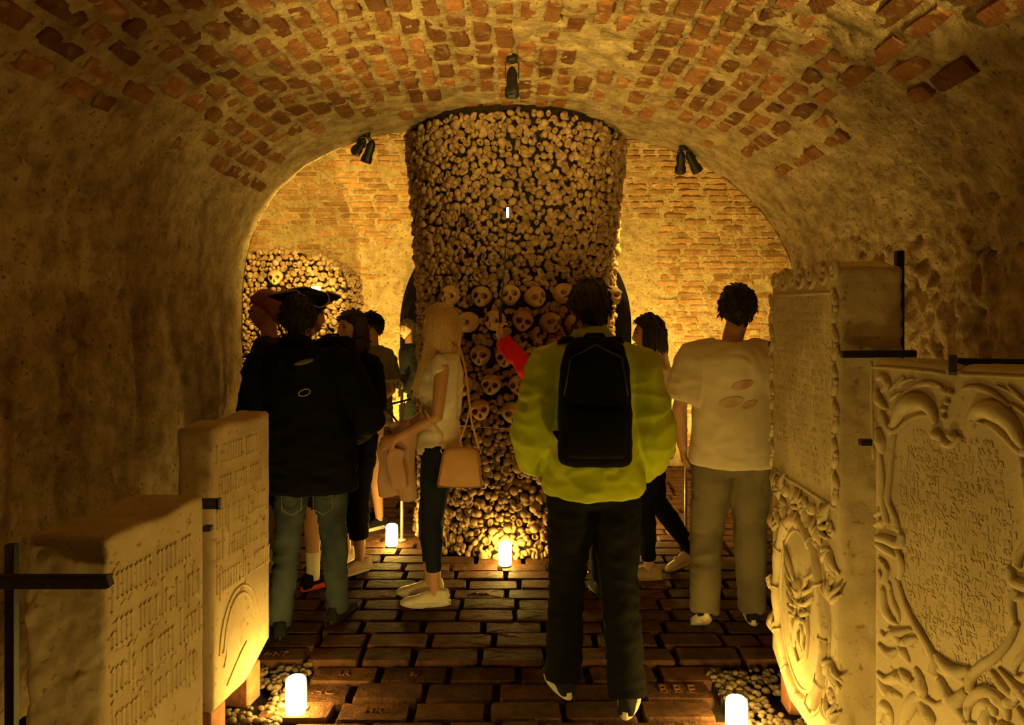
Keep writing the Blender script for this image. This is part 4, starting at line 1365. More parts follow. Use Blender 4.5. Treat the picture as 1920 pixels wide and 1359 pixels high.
# gravel under the slabs
PE = []
for k in range(6):
    r_ = random.Random(k)
    mb = MB(); mb.ell((0, 0, 0), (1, .8, .6), None, 8, 6)
    pv = np.array(mb.v); pv *= (1 + .18 * vnoise(pv * 1.3, k))[:, None]
    PE.append((pv.tolist(), mb.f))
PEM = [mesh('pebble', v, f) for v, f in PE]
for m_ in PEM: m_.materials.append(PEBBLE)
fr = []; bk = []
for side in (-1, 1):
    for k in range(3400):
        y = random.uniform(1.2, 3.50)
        x = random.uniform(.93, 1.75) if side < 0 else random.uniform(.90, 1.75)
        x *= side
        if side > 0 and y > 3.44: continue
        if any(abs(x - c_[0]) < .13 and abs(y - c_[1]) < .08 for c_ in blocks): continue
        if side < 0 and math.hypot(x + 1.5, y - 2.235) < .04: continue
        s = random.uniform(.010, .022)
        z = -.028 + s * .35 + random.uniform(0, .012)
        if any((Vector((x, y, 0)) - Vector((*c_, 0))).length < .055 for c_ in ((-.894, 3.09), (.878, 2.92))): continue
        M = Matrix.Translation((x, y, z)) @ Matrix.Rotation(random.uniform(0, 6.28), 4, 'Z') @ Matrix.Rotation(random.uniform(-.5, .5), 4, 'X') @ Matrix.Diagonal((s, s, s, 1))
        q = proj((x, y, 0))
        vis_ = ((455 < q[0] < 585) or (1335 < q[0] < 1465)) and 1235 < q[1] < 1362
        (fr if vis_ and s > .013 else bk).append((random.randrange(6), M, side, s))
fr.sort(key=lambda q: -q[3])
for k, M, side, s in fr[:240]:
    o = link('pebble', PEM[k], None, None); o.matrix_basis = M
    tag(o, 'rounded grey-brown pebble in the gravel strip ' + ('below the lettered slabs' if side < 0 else 'below the tall tombstone'), 'pebble', 'pebbles below the lettered slabs' if side < 0 else 'pebbles below the tall tombstone')
o = instanced('gravel', PE, [(q[0], q[1]) for q in fr[240:] + bk], PEBBLE)
tag(o, 'loose grey-brown gravel strips along both passage walls', 'gravel', kind='stuff')
# ================================================================== PEOPLE
SKIN = mat('skin', (0.50, 0.26, 0.15), (0.58, 0.32, 0.19), 8, .55, spec=.35)
SKIN_D = mat('skin_tan', (0.36, 0.17, 0.09), (0.44, 0.22, 0.12), 8, .55, spec=.35)
EYE = mat('eye', (0.05, 0.03, 0.02), None, 5, .2, spec=.6)
def cloth(name, c, c2=None, rough=.9, bump=.25, bs=220):
    return mat(name, c, c2 or tuple(x * 1.15 for x in c), 6, rough, bump, bs, dist=.004, spec=.12)

def head_pt(x, y, z, male=False):
    """unit direction -> head surface; forward is +y; returns point relative to head centre (1.75 m body)"""
    X, Y, Z = x * .074, y * .095, z * .118
    if z < -.05:
        t = min(1, (-z - .05) / .8)
        X *= 1 - (.26 if male else .34) * t
        if y < 0: Y *= 1 - .35 * t
        else: Y *= 1 - .04 * t
    if z > .3 and y > 0: Y *= 1 - .10 * (z - .3)
    if y > .15:
        g = lambda cx, cz, sx, sz: math.exp(-((X - cx) / sx) ** 2 - ((Z - cz) / sz) ** 2)
        Y += .010 * g(0, -.100, .020, .016)                     # chin
        Y += .009 * g(0, -.060, .020, .008) + .007 * g(0, -.074, .017, .007)   # lips
        Y += .005 * g(0, .030, .045, .012)                      # brow
        for s in (-1, 1):
            Y -= .012 * g(s * .031, .008, .014, .011)           # eye sockets
            Y += .005 * g(s * .040, -.030, .02, .02)            # cheeks
        zz = (Z - .012) / -.052                                  # nose
        if -.25 < zz < 1.25:
            q = max(0, min(1, zz))
            Y += (.006 + .022 * q) * math.exp(-(X / (.009 + .006 * q)) ** 2) * (1 if zz <= 1 else max(0, 1 - (zz - 1) * 4)) * (1 if zz > 0 else 1 + zz * 4)
    return Vector((X, Y, Z))

def head_grid(nu=40, nv=32):
    for j in range(nv + 1):
        th = PI * j / nv
        for k in range(nu):
            ph = 2 * PI * k / nu
            yield (math.sin(th) * math.cos(ph), math.sin(th) * math.sin(ph), math.cos(th))
def grid_faces(nu=40, nv=32):
    f = []
    for j in range(nv):
        for k in range(nu):
            k2 = (k + 1) % nu
            f.append((j * nu + k, (j + 1) * nu + k, (j + 1) * nu + k2, j * nu + k2))
    return f

def add_hand(mb, wr, d, pn, side, curl=.45, spread=.0, k=1.0):
    """wrist, pointing direction, palm normal, side +1 = thumb along d x pn"""
    d = Vector(d).normalized(); pn = Vector(pn); pn = (pn - d * pn.dot(d)).normalized()
    sv = d.cross(pn) * side
    wr = Vector(wr)
    mb.tube([wr - d * .03, wr, wr + d * .03 * k, wr + d * .07 * k, wr + d * .092 * k], [(.022, .028), (.021, .027), (.017, .036), (.015, .041), (.012, .038)], 10, pn)
    for i, L in enumerate((.068, .078, .072, .056)):
        off = (1.5 - i) * .0215 * k
        b = wr + d * (.085 - .006 * abs(i - 1)) * k + sv * off
        a = 0; p = b; pts = [b - d * .02, b]; dd = d
        for s_ in (.46, .32, .24):
            a += curl
            dd = (d * math.cos(a) + pn * math.sin(a) + sv * (spread * (1.5 - i))).normalized()
            p = p + dd * L * s_ * k
            pts.append(p)
        mb.tube(pts, [.0105, .0105, .0098, .009, .0078], 7)
    b = wr + d * .022 * k + sv * .028 * k
    t1 = (d * .65 + sv * .75 + pn * .25).normalized(); t2 = (d * .9 + sv * .25 + pn * (.2 + curl * .8)).normalized()
    mb.tube([b - t1 * .012, b + t1 * .035 * k, b + t1 * .035 * k + t2 * .03 * k, b + t1 * .035 * k + t2 * .055 * k], [.014, .0125, .011, .009], 7)

def shoe(parent, pos, yaw, m_up, m_sole, H=1.0, lift=0.0, kind='sneaker', lace=None):
    """pos: floor point under the ankle, toes toward local +y"""
    R = Matrix.Translation(pos) @ Matrix.Rotation(yaw, 4, 'Z')
    if lift:
        R = R @ Matrix.Translation((0, .15, .015)) @ Matrix.Rotation(-lift, 4, 'X') @ Matrix.Translation((0, -.15, -.015))
    st_ = [(-.080, .030, .010), (-.070, .036, .0), (-.02, .039, 0), (.05, .041, 0), (.11, .048, 0), (.16, .045, .0), (.185, .032, .008), (.195, .016, .018)]
    up = MB(); n = 16
    tops = [.062, .075, .088, .080, .058, .048, .036, .026]
    rings = []
    for (y, wd, z0), tp in zip(st_, tops):
        rings.append([(wd * math.cos(2 * PI * k / n) * (1 if math.sin(2 * PI * k / n) < 0 else .92), y, .020 + max(0, math.sin(2 * PI * k / n)) ** .7 * (tp - .020) + min(0, math.sin(2 * PI * k / n)) * .012) for k in range(n)])
    v = [p for r in rings for p in r]; f = []
    for i in range(len(rings) - 1):
        for k in range(n): f.append((i * n + k, i * n + (k + 1) % n, (i + 1) * n + (k + 1) % n, (i + 1) * n + k))
    f.append(tuple(range(n))[::-1]); f.append(tuple((len(rings) - 1) * n + k for k in range(n)))
    up.add(v, f)
    up.tube([(0, -.03, .055), (0, -.033, .092)], [(.036, .045), (.034, .042)], 14, (1, 0, 0), .1)
    me = remesh(up, .008, 3)
    me.transform(R)
    o = link('shoe', me, m_up, parent)
    so = MB(); v = []; nn = 28
    def outline(t, g):
        y = .055 + .142 * math.sin(t); x = math.cos(t) * (.046 + .006 * math.sin(t))
        return (x * g, y * (1.0 if g == 1 else .99))
    th = .030 if kind == 'sneaker' else .016
    for (z, g) in ((.0, .93), (.004, 1.0), (th * .8, 1.0), (th, .95)):
        for k in range(nn):
            t = 2 * PI * k / nn
            x, y = outline(t, g)
            v.append((x, y, z + (.010 * max(0, (y - .13) / .07) if z < .02 else 0)))
    f = []
    for i in range(3):
        for k in range(nn): f.append((i * nn + k, i * nn + (k + 1) % nn, (i + 1) * nn + (k + 1) % nn, (i + 1) * nn + k))
    f.append(tuple(range(nn))[::-1]); f.append(tuple(3 * nn + k for k in range(nn)))
    so.add(v, f); so.xf(R)
    so.build('sole', m_sole, o)
    if lace is not None:
        la = MB()
        for i in range(5):
            y = .025 + i * .017; zt = .086 - i * .0075
            la.tube([(-.024, y, zt - .008), (0, y + .004, zt + .004), (.024, y, zt - .008)], .0028, 5)
        la.xf(R); la.build('laces', lace, o)
    return o

def hair_cap(front=.60, side=.02, back=-.55, thick=.016, seed=1, rough=.004, top=0.0):
    V = []
    g = list(head_grid())
    nz = fbm(np.array(g) * np.array([1, 1, .45]), 9.0, 2, seed)
    for (x, y, z), q in zip(g, nz):
        if y < 0: thr = side + (back - side) * min(1, -y * 1.15)
        else: thr = side + (front - side) * min(1, y * 1.25)
        mk = max(0, min(1, (z - thr) / .14 + .5))
        p = head_pt(x, y, z)
        d = Vector((x, y, z))
        V.append(p + d * ((thick + rough * q + top * max(0, z)) * mk - .010 * (1 - mk)))
    return V, grid_faces()

def make_person(label, loc, rz, H, skin=None, feet=((-.10, 0, 0, 0), (.10, 0, 0, 0)), arms=None, head=(0, 0, 0), lean=(0, 0),
                top=None, pants=None, shoes=None, hair=None, socks=None, vox=.008, hands=(None, None), male=True, headoff=(0, 0), wide=1.0, face=False):
    s = H / 1.75
    e = empty('person', loc, rz)
    tag(e, label, 'person')
    skin = skin or SKIN
    Sc = Matrix.Scale(s, 4)
    def sh(z):  # sway of the spine
        t = max(0, (z - .9) / .55)
        return Vector((lean[0] * t, lean[1] * t, 0))
    W = wide
    hipz, shz = .90, 1.41
    hips = [Vector((-.085, 0, hipz)), Vector((.085, 0, hipz))]
    shd = [Vector((-.175 * W, -.005, shz)) + sh(shz), Vector((.175 * W, -.005, shz)) + sh(shz)]
    legs = []
    for h, ft in zip(hips, feet):
        lift = ft[3]
        ank = Vector((ft[0], ft[1], .085 + .13 * math.sin(lift)))
        kn = (h + ank) / 2 + Vector((0, .035 + .16 * lift, 0))
        kn.z = .48
        legs.append((h, kn, ank))
    arms = arms or [((-.25, -.02, 1.14), (-.24, .10, .92)), ((.25, -.02, 1.14), (.24, .10, .92))]
    arms = [(a, Vector(b) , Vector(c)) for a, (b, c) in zip(shd, arms)]
    hc = Vector((headoff[0], .02 + headoff[1], 1.628)) + sh(1.62)
    HR = Matrix.Translation(hc) @ (Matrix.Rotation(head[0], 4, 'Z') @ Matrix.Rotation(head[1], 4, 'X') @ Matrix.Rotation(head[2], 4, 'Y'))
    # ---- skin
    b = MB()
    tr = [(.80, .10, .08), (.88, .135, .095), (.97, .135, .095), (1.07, .12, .085), (1.2, .125, .088), (1.32, .145, .095), (1.40, .135, .085), (1.45, .085, .06)]
    b.loft([(sh(z).x, sh(z).y, z, rx * W, ry) for z, rx, ry in tr], 20)
    b.tube([Vector((0, -.005, 1.42)) + sh(1.42), Vector((0, .0, 1.49)) + sh(1.49), hc + Vector((0, -.012, -.05))], [.062, .052, .054], 12)
    hv = [HR @ head_pt(*q, male) for q in head_grid()]
    b.add(hv, grid_faces())
    for sx in (-1, 1):
        b.ell(HR @ Vector((sx * .075, -.008, -.004)), (.008, .017, .030), (HR.to_3x3() @ Matrix.Rotation(.25 * sx, 3, 'Z')), 10, 8)
    for i, (a, el, wr) in enumerate(arms):
        b.tube([Vector((a.x * .55, a.y, a.z + .0)), a + Vector((0, 0, -.03)), a.lerp(el, .5), el, el.lerp(wr, .35), wr], [.035, .043, .041, .035, .036, .026], 10)
        hd = hands[i]
        d = (wr - el).normalized()
        if hd is None: hd = (d, Vector((-1 if i else 1, 0, 0)), .5)
        add_hand(b, wr + d * .01, hd[0], hd[1], -1 if i else 1, hd[2])
    for (h, kn, an) in legs:
        b.tube([h, h.lerp(kn, .5), kn, kn.lerp(an, .3), kn.lerp(an, .65), an, an + Vector((0, 0, -.05))], [.080, .070, .050, .053, .042, .032, .034], 12)
        b.ell(an + Vector((0, .06, -.055)), (.032, .10, .022), None, 10, 6)
    b.xf(Sc)
    link('body', remesh(b, vox, 2, fac=.4), skin, e)
    if face:
        for sx in (-1, 1):
            MB().ell(HR @ Vector((sx * .031, .079, .009)), (.012, .008, .0065), HR.to_3x3(), 10, 7).xf(Sc).build('eye', EYE, e)
            MB().tube([HR @ Vector((sx * .016, .089, .027)), HR @ Vector((sx * .032, .088, .032)), HR @ Vector((sx * .046, .076, .027))], [.003, .004, .002], 6).xf(Sc).build('eyebrow', hair['mat'] if hair else EYE, e)
        MB().tube([HR @ Vector((-.022, .083, -.067)), HR @ Vector((-.008, .094, -.065)), HR @ Vector((.008, .094, -.065)), HR @ Vector((.022, .083, -.067))], [.003, .0055, .0055, .003], 6).xf(Sc).build('lips', mat('lips', (.42, .13, .09), None, 5, .5), e)
    # ---- trousers
    if pants:
        b = MB(); g = pants.get('loose', 0.0); zb_ = pants.get('to', .09)
        b.loft([(0, 0, .80, .11, .09), (0, 0, .86, .165 + g * .3, .125 + g * .5), (0, 0, .95, .165 + g * .3, .118), (0, 0, pants.get('waist', 1.02), .15, .105)], 22)
        for (h, kn, an) in legs:
            end = an.lerp(kn, max(0, (zb_ - an.z) / (kn.z - an.z))) if zb_ > an.z else an + Vector((0, 0, -.03))
            if zb_ < .45:
                lp = [h + Vector((0, 0, .02)), h.lerp(kn, .35), h.lerp(kn, .7), kn, kn.lerp(an, .3), kn.lerp(end, .7), end]
                rd = [.098 + g, .094 + g, .078 + g, .068 + g, .066 + g, pants.get('shin', .056) + g, pants.get('hem', .05) + g]
            else:
                lp = [h + Vector((0, 0, .02)), h.lerp(kn, .4), h.lerp(kn, .8), end]
                rd = [.10 + g, .10 + g, .09 + g, .085 + g]
            b.tube(lp, rd, 14, None, .05)
        b.xf(Sc)
        o = link('trousers' if zb_ < .45 else 'shorts', remesh(b, .011, 3, pants.get('wr', .009), (7, 7, 16), 3), pants['mat'], e)
        if pants.get('pockets'):
            for sx in (-1, 1):
                pk = MB(); cx = sx * .078
                pts = [(cx - .048, -.105, .745), (cx - .048, -.098, .665), (cx, -.096, .635), (cx + .048, -.098, .665), (cx + .048, -.105, .745)]
                pk.tube([Vector(p) + Vector((0, -.004 - g, 0)) for p in pts], .0028, 5); pk.xf(Sc)
                pk.build('pocket_seam', pants['seam'], o)
    # ---- upper garment
    if top:
        b = MB(); t = top.get('t', .018); zh = top.get('hem', .86); belly = top.get('belly', 0)
        prof = [(zh, .150, .112), (zh + .03, .156, .116), (.97, .150, .112), (1.08, .142, .104), (1.20, .146, .106), (1.31, .162, .112), (1.39, .165, .104), (1.435, .130, .085), (1.475, .075, .066)]
        if top.get('female'): prof = [(zh, .150, .112), (zh + .03, .152, .114), (.97, .140, .106), (1.07, .122, .092), (1.17, .130, .100), (1.28, .142, .122), (1.37, .146, .100), (1.43, .120, .078), (1.465, .072, .062)]
        prof = [q for i, q in enumerate(prof) if i < 2 or q[0] > zh + .05]
        b.loft([(sh(z).x, sh(z).y + (.012 if top.get('female') and 1.2 < z < 1.33 else 0), z, (rx + t + (belly if z < 1.15 else 0)) * (W if z < 1.42 else 1), ry + t + (belly if z < 1.15 else 0)) for z, rx, ry in prof], 26)
        sl = top.get('sleeve', 1.0)
        for (a, el, wr) in arms:
            if sl <= 0: continue
            aa = Vector((a.x * .42, a.y, a.z + .030)); ab = a + Vector((math.copysign(-.012, a.x), 0, -.006)); ac = a.lerp(el, .14) + Vector((math.copysign(.006, a.x), 0, 0))
            if sl < .5:
                b.tube([aa, ab, ac, a.lerp(el, .3), a.lerp(el, sl * 2)], [.038 + t * .5, .048 + t * .8, .056 + t, .058 + t, .060 + t], 12, (0, 1, 0), .1)
            else:
                q = (sl - .5) * 2
                b.tube([aa, ab, ac, a.lerp(el, .3), a.lerp(el, .7), el, el.lerp(wr, .4 * q), el.lerp(wr, q * .97)], [.038 + t * .5, .048 + t * .8, .054 + t, .054 + t, .050 + t, .047 + t, .043 + t, .034 + t], 12, (0, 1, 0), .1)
        if top.get('collar'):
            b.tube([hc + Vector((.0, -.03, -.20)), hc + Vector((0, -.03, -.15)), hc + Vector((0, -.03, -.105)), hc + Vector((0, -.025, -.085))], [.115, .098, .084, .074], 14, None, .05)
        if top.get('hood'):
            b.tube([Vector((-.12, -.05, 1.455)) + sh(1.45), Vector((-.06, -.115, 1.43)) + sh(1.43), Vector((0, -.135, 1.40)) + sh(1.4), Vector((.06, -.115, 1.43)) + sh(1.43), Vector((.12, -.05, 1.455)) + sh(1.45)], [.035, .055, .066, .055, .035], 12)
        b.xf(Sc)
        me = remesh(b, .011, 3, top.get('wr', .011), top.get('ws', (6, 6, 11)), 7)
        o = link(top.get('name', 'jacket'), me, top['mat'], e)
        e['_top'] = o.name
    # ---- shoes, socks
    if shoes:
        for ft in feet:
            shoe(e, (ft[0] * s, ft[1] * s, 0), ft[2], shoes['mat'], shoes['sole'], 1, ft[3], shoes.get('kind', 'sneaker'), shoes.get('lace'))
    if socks:
        for (h, kn, an) in legs:
            b = MB(); b.tube([an + Vector((0, 0, -.03)), an, an.lerp(kn, .18), an.lerp(kn, .34)], [.040, .039, .041, .046], 12, None, .1); b.xf(Sc)
            b.build('sock', socks, e)
    # ---- hair
    if hair:
        v, f = hair_cap(**{k: hair[k] for k in ('front', 'side', 'back', 'thick', 'seed', 'rough', 'top') if k in hair})
        b = MB(); b.add([HR @ p for p in v], f)
        r_ = random.Random(hair.get('seed', 1))
        for L in hair.get('locks', []):
            # L: list of (az0, az1, n, profile) ; az measured from the back, + toward the right ear
            az0, az1, n, zend, out, fwd = L
            for k in range(n):
                az = az0 + (az1 - az0) * (k + r_.random() * .8) / n
                dx, dy = math.sin(az), -math.cos(az)
                zt = zend + r_.uniform(-.03, .03)
                pts = []
                for q in (0, .12, .28, .42, .58, .75, .9, 1.0):
                    zz = .120 + (zt - .120) * q
                    if q < .45:
                        zz = .128 * math.cos(q / .45 * PI * .52) + 0 * q
                        rad = math.sin(q / .45 * PI * .52)
                        pt = Vector((dx * rad * .092, dy * rad * .112 + .0, zz))
                    else:
                        u_ = (q - .45) / .55
                        zz = .0 + (zt) * u_
                        pt = Vector((dx * (.092 + out * u_), dy * (.112 + out * u_) + fwd * u_ ** 1.5, zz))
                    pt += Vector((r_.uniform(-.003, .003), r_.uniform(-.003, .003), 0))
                    pts.append(HR @ pt)
                b.tube(pts, [.006, .011, .013, .014, .014, .013, .010, .004], 6)
        if hair.get('tuft', 1):
            th_ = hair.get('thick', .016)
            for k in range(hair.get('ntuft', 520)):
                x, y, z = r_.gauss(0, 1), r_.gauss(0, 1), r_.gauss(0, 1)
                q = math.sqrt(x * x + y * y + z * z); x, y, z = x / q, y / q, z / q
                fr_, sd_, bk_ = hair.get('front', .6), hair.get('side', .02), hair.get('back', -.55)
                thr = sd_ + (bk_ - sd_) * min(1, -y * 1.15) if y < 0 else sd_ + (fr_ - sd_) * min(1, y * 1.25)
                if z < thr + .03: continue
                p0 = head_pt(x, y, z); d_ = Vector((x, y, z))
                tn = Vector((x, y - .35, 0)).normalized() * (.35 + max(0, z)) + Vector((0, 0, -1)) * (1.05 - max(0, z))
                tn = (tn - d_ * tn.dot(d_)).normalized()
                tn = (tn + Vector((r_.gauss(0, .25), r_.gauss(0, .25), r_.gauss(0, .25)))).normalized()
                L_ = r_.uniform(.018, .034)
                b.tube([HR @ (p0 + d_ * (th_ * .85)), HR @ (p0 + d_ * (th_ * 1.05) + tn * L_ * .5), HR @ (p0 + d_ * (th_ * .95) + tn * L_)], [.004, .0042, .001], 4)
        if hair.get('bun'):
            c_ = hair['bun']; b.ell(HR @ Vector(c_[:3]), (c_[3],) * 3, None, 14, 10)
        b.xf(Sc)
        hm = mesh('hair', b.v, b.f)
        link('hair', hm, hair['mat'], e)
    e2 = dict(e=e, HR=HR, s=s, arms=arms, sh=sh, hc=hc, Sc=Sc)
    return e2

def hairmat(name, c, c2): return mat(name, c, c2, 60, .5, .6, 160, spec=.4, dist=.003, coord='Generated')
H_BLACK = hairmat('hair_black', (.008, .006, .005), (.018, .013, .010))
H_BROWN = hairmat('hair_brown', (.020, .010, .006), (.045, .022, .012))
H_RED = hairmat('hair_red', (.24, .065, .018), (.38, .11, .035))
H_BLOND = hairmat('hair_blonde', (.44, .28, .12), (.70, .48, .23))
BLK = cloth('black_cloth', (.004, .004, .004), (.0065, .0065, .0065))
BLK2 = cloth('charcoal_cloth', (.011, .011, .014), (.018, .018, .022))
DENIM = cloth('blue_denim', (.030, .042, .056), (.075, .092, .105), bump=.5, bs=400)
SEAM = cloth('denim_seam', (.20, .21, .19))
NAVYJ = cloth('dark_jeans', (.010, .013, .022), (.016, .020, .034))
NAVY = cloth('navy_purple', (.030, .020, .065), (.045, .03, .09))
WHITE_R = mat('white_rubber', (.62, .57, .50), None, 10, .5)
WHITE_L = mat('white_leather', (.66, .60, .52), (.72, .66, .58), 10, .5, .15, 120, dist=.003)
WHITE_C = cloth('white_cotton', (.72, .66, .55), (.80, .74, .62))
CREAM = cloth('cream_cotton', (.68, .58, .43), (.76, .66, .50))
HIVIS = cloth('hi_vis_shell', (.42, .50, .012), (.52, .60, .022), rough=.55)
OLIVE = cloth('olive_cotton', (.17, .155, .075), (.22, .20, .10))
TROUS = cloth('olive_grey_twill', (.15, .125, .075), (.20, .165, .10))
PINK = cloth('dusty_pink', (.50, .30, .22), (.60, .38, .28))
BEIGE = cloth('pale_beige', (.48, .36, .26), (.58, .45, .33))
REDC = cloth('red_shell', (.62, .012, .010), (.75, .02, .016), rough=.6)
REDS = mat('red_rubber', (.60, .06, .03), None, 10, .5)
BLK_R = mat('black_rubber', (.010, .010, .010), None, 10, .5)
TAN = mat('tan_leather', (.50, .27, .11), (.58, .33, .14), 10, .45, .2, 160, dist=.002)
TANEDGE = mat('tan_leather_edge', (.36, .18, .07), None, 10, .5)
TAUPE = mat('taupe_leather', (.34, .22, .12), (.42, .28, .16), 10, .5)
SILVER = mat('reflective_trim', (.55, .55, .52), None, 10, .3)
GOLD = mat('pale_braid', (.42, .26, .14), None, 40, .6)

# --- man in black jacket and jeans, seen from behind
a = make_person('person in black hooded jacket and blue jeans seen from behind', (-1.035, 3.84, 0), .10, 1.72,
    feet=((-.155, -.03, .25, 0), (.12, .14, -.35, 0)), lean=(-.045, .0), headoff=(-.012, .01), wide=1.18, head=(.12, -.05, 0),
    arms=[((-.31, .02, 1.12), (-.22, .24, 1.02)), ((.315, -.01, 1.10), (.20, .22, 1.0))],
    top=dict(mat=BLK, name='jacket', t=.034, hem=.74, hood=True, collar=True, belly=.02, wr=.014), pants=dict(mat=DENIM, loose=.002, pockets=True, seam=SEAM, to=.07, wr=.013, shin=.058, hem=.060),
    shoes=dict(mat=BLK2, sole=BLK_R), hair=dict(mat=H_BLACK, thick=.022, front=.6, back=-.62, rough=.006, seed=2))
e = a['e']
MB().tube([Vector((.0 + .028 * math.cos(2 * PI * k / 16), -.185 + 0 * k, 1.245 + .016 * math.sin(2 * PI * k / 16) + .006 * math.cos(2 * PI * k / 16))) for k in range(17)], .0022, 6).build('logo_ring', SILVER, e)
mb = MB(); mb.ell((.0, -.20, 1.395), (.05, .006, .012), Matrix.Rotation(-.25, 3, 'Y'), 14, 6); mb.build('hood_patch', mat('grey_patch', (.16, .15, .13), None, 30, .8), e)

# --- person in the tricorn hat, behind him
a = make_person('person in black tricorn hat, shorts and white socks behind the black jacket', (-1.30, 4.43, 0), -.30, 1.74, skin=SKIN_D, lean=(.05, 0),
    feet=((-.13, .02, .5, 0), (.10, .06, -.4, 0)), headoff=(.03, 0), head=(-.5, 0.05, .18),
    top=dict(mat=BLK, name='jacket', t=.02, hem=.78), pants=dict(mat=BLK, to=.58, loose=.012), shoes=dict(mat=BLK, sole=REDS), socks=WHITE_C,
    hair=dict(mat=H_BLACK, thick=.018, back=-.75, seed=4))
HRh = a['Sc'] @ a['HR']
hat = empty('tricorn_hat', a['e'].matrix_world @ Vector((0, 0, 0)))
hat.matrix_basis = Matrix.Translation(a['e'].location) @ Matrix.Rotation(-.30, 4, 'Z') @ HRh @ Matrix.Translation((0, -.005, .045)) @ Matrix.Rotation(1.8, 4, 'Z')
tag(hat, 'black three-cornered hat with pale braid on the head by the bone stack', 'hat')
mb = MB(); mb.loft([(0, 0, .02, .098, .112), (0, 0, .06, .095, .106), (0, 0, .092, .078, .088), (0, 0, .103, .04, .05)], 24); mb.build('crown', BLK, hat)
v = []; f = []; n = 48; br = []
for j in range(6):
    for k in range(n):
        t = 2 * PI * k / n
        lobe = .5 + .5 * math.cos(3 * t)            # 1 at the three corners
        rb = .095 + (.055 + .085 * lobe ** 1.6) * j / 5
        up_ = (1 - lobe) ** .7 * .095 * (j / 5) ** 1.1 + .03 * lobe * (j / 5)
        fold = (1 - lobe) * .05 * j / 5
        p = Vector(((rb - fold) * math.cos(t), (rb - fold) * 1.08 * math.sin(t), .025 + up_))
        v.append(p)
        if j == 5: br.append(p)
n0 = len(v)
v += [p + Vector((0, 0, -.007)) for p in v[:n0]]
for j in range(5):
    for k in range(n):
        k2 = (k + 1) % n
        f.append((j * n + k, j * n + k2, (j + 1) * n + k2, (j + 1) * n + k)); f.append((n0 + j * n + k, n0 + (j + 1) * n + k, n0 + (j + 1) * n + k2, n0 + j * n + k2))
for k in range(n): f.append((5 * n + k, 5 * n + (k + 1) % n, n0 + 5 * n + (k + 1) % n, n0 + 5 * n + k))
link('brim', mesh('brim', v, f), BLK, hat)
MB().tube(br + [br[0]], .0045, 6).build('braid', GOLD, hat)
# backpack on that person
def backpack(label, loc, rz, w_, h_, d_, m, parts=True):
    e = empty('backpack', loc, rz); tag(e, label, 'backpack')
    b = MB()
    b.loft([(0, 0, 0, w_ * .46, d_ * .46, 3.2), (0, -.004, .02, w_ * .5, d_ * .5, 3.2), (0, -.008, h_ * .4, w_ * .5, d_ * .52, 3.0), (0, 0, h_ * .75, w_ * .47, d_ * .46, 2.8), (0, .01, h_ * .93, w_ * .40, d_ * .36, 2.5), (0, .02, h_, w_ * .25, d_ * .2, 2.2)], 32)
    link('bag_body', remesh(b, .01, 3, .004, (8, 8, 8), 4), m, e)
    b = MB(); b.loft([(0, -d_ * .50, h_ * .08, w_ * .36, .022, 3), (0, -d_ * .52, h_ * .12, w_ * .39, .03, 3), (0, -d_ * .53, h_ * .40, w_ * .39, .028, 3), (0, -d_ * .50, h_ * .46, w_ * .35, .016, 3)], 28)
    b.build('front_pocket', m, e)
    MB().tube([(-.04, 0, h_ - .01), (-.03, -.01, h_ + .008), (.03, -.01, h_ + .008), (.04, 0, h_ - .01)], .008, 8).build('grab_handle', m, e)
    MB().tube([(-w_ * .42, -d_ * .36, h_ * .55), (-w_ * .34, -d_ * .36, h_ * .84), (0, -d_ * .30, h_ * .94), (w_ * .34, -d_ * .36, h_ * .84), (w_ * .42, -d_ * .36, h_ * .55)], .004, 6).build('zip', METAL, e)
    for sx in (-1, 1):
        MB().tube([(sx * w_ * .26, d_ * .25, h_ * .95), (sx * w_ * .34, d_ * .62, h_ * .99), (sx * w_ * .42, d_ * 1.1, h_ * .92)], [(.004, .022), (.006, .026), (.005, .024)], 8, (0, 0, 1)).build('strap', m, e)
        MB().tube([(sx * w_ * .40, d_ * .30, h_ * .12), (sx * w_ * .52, d_ * .6, h_ * .22)], [(.003, .014), (.003, .014)], 8, (0, 0, 1)).build('lower_strap', m, e)
    return e
backpack('flat black backpack between the jacket wearer and the bob-haired visitor', (-1.02, 4.265, 1.04), -.30, .33, .47, .16, BLK)

# --- red-haired visitor in profile
make_person('red-haired person in navy top, profile toward the bone stack', (-1.60, 4.92, 0), PI / 2 + .08, 1.775, head=(-.02, .0, 0), vox=.006, face=True, male=False,
    top=dict(mat=NAVY, name='shirt', t=.014, hem=.84, sleeve=.3, female=True), pants=dict(mat=NAVYJ), shoes=dict(mat=BLK2, sole=WHITE_R),
    hair=dict(mat=H_RED, thick=.024, front=.52, side=.22, back=-.62, seed=5, rough=.008, top=.01))

# --- bob-haired visitor in black
a = make_person('bob-haired person in black V-neck facing the guide', (-1.03, 4.86, 0), 2.5, 1.655, head=(-.15, .05, 0), vox=.006, face=True, male=False,
    feet=((-.12, .05, -.2, 0), (.10, -.02, .3, 0)), arms=[((-.27, .02, 1.12), (-.10, .22, 1.05)), ((.26, -.03, 1.12), (.25, .04, .90))],
    top=dict(mat=BLK, name='blouse', t=.016, hem=.74, sleeve=.9, female=True, wr=.007), pants=dict(mat=BLK, loose=.012, to=.22), shoes=dict(mat=BEIGE, sole=WHITE_R, kind='flat'),
    hair=dict(mat=H_BROWN, thick=.02, front=.55, side=.0, back=-.6, seed=6, locks=[(-1.8, 1.8, 46, -.165, .012, 0)]))
nk = MB()
for k in range(1): nk.loft([(0, .118, 1.22, .006, .012), (0, .113, 1.30, .030, .022), (0, .088, 1.38, .055, .03), (0, .055, 1.44, .068, .03)], 18)
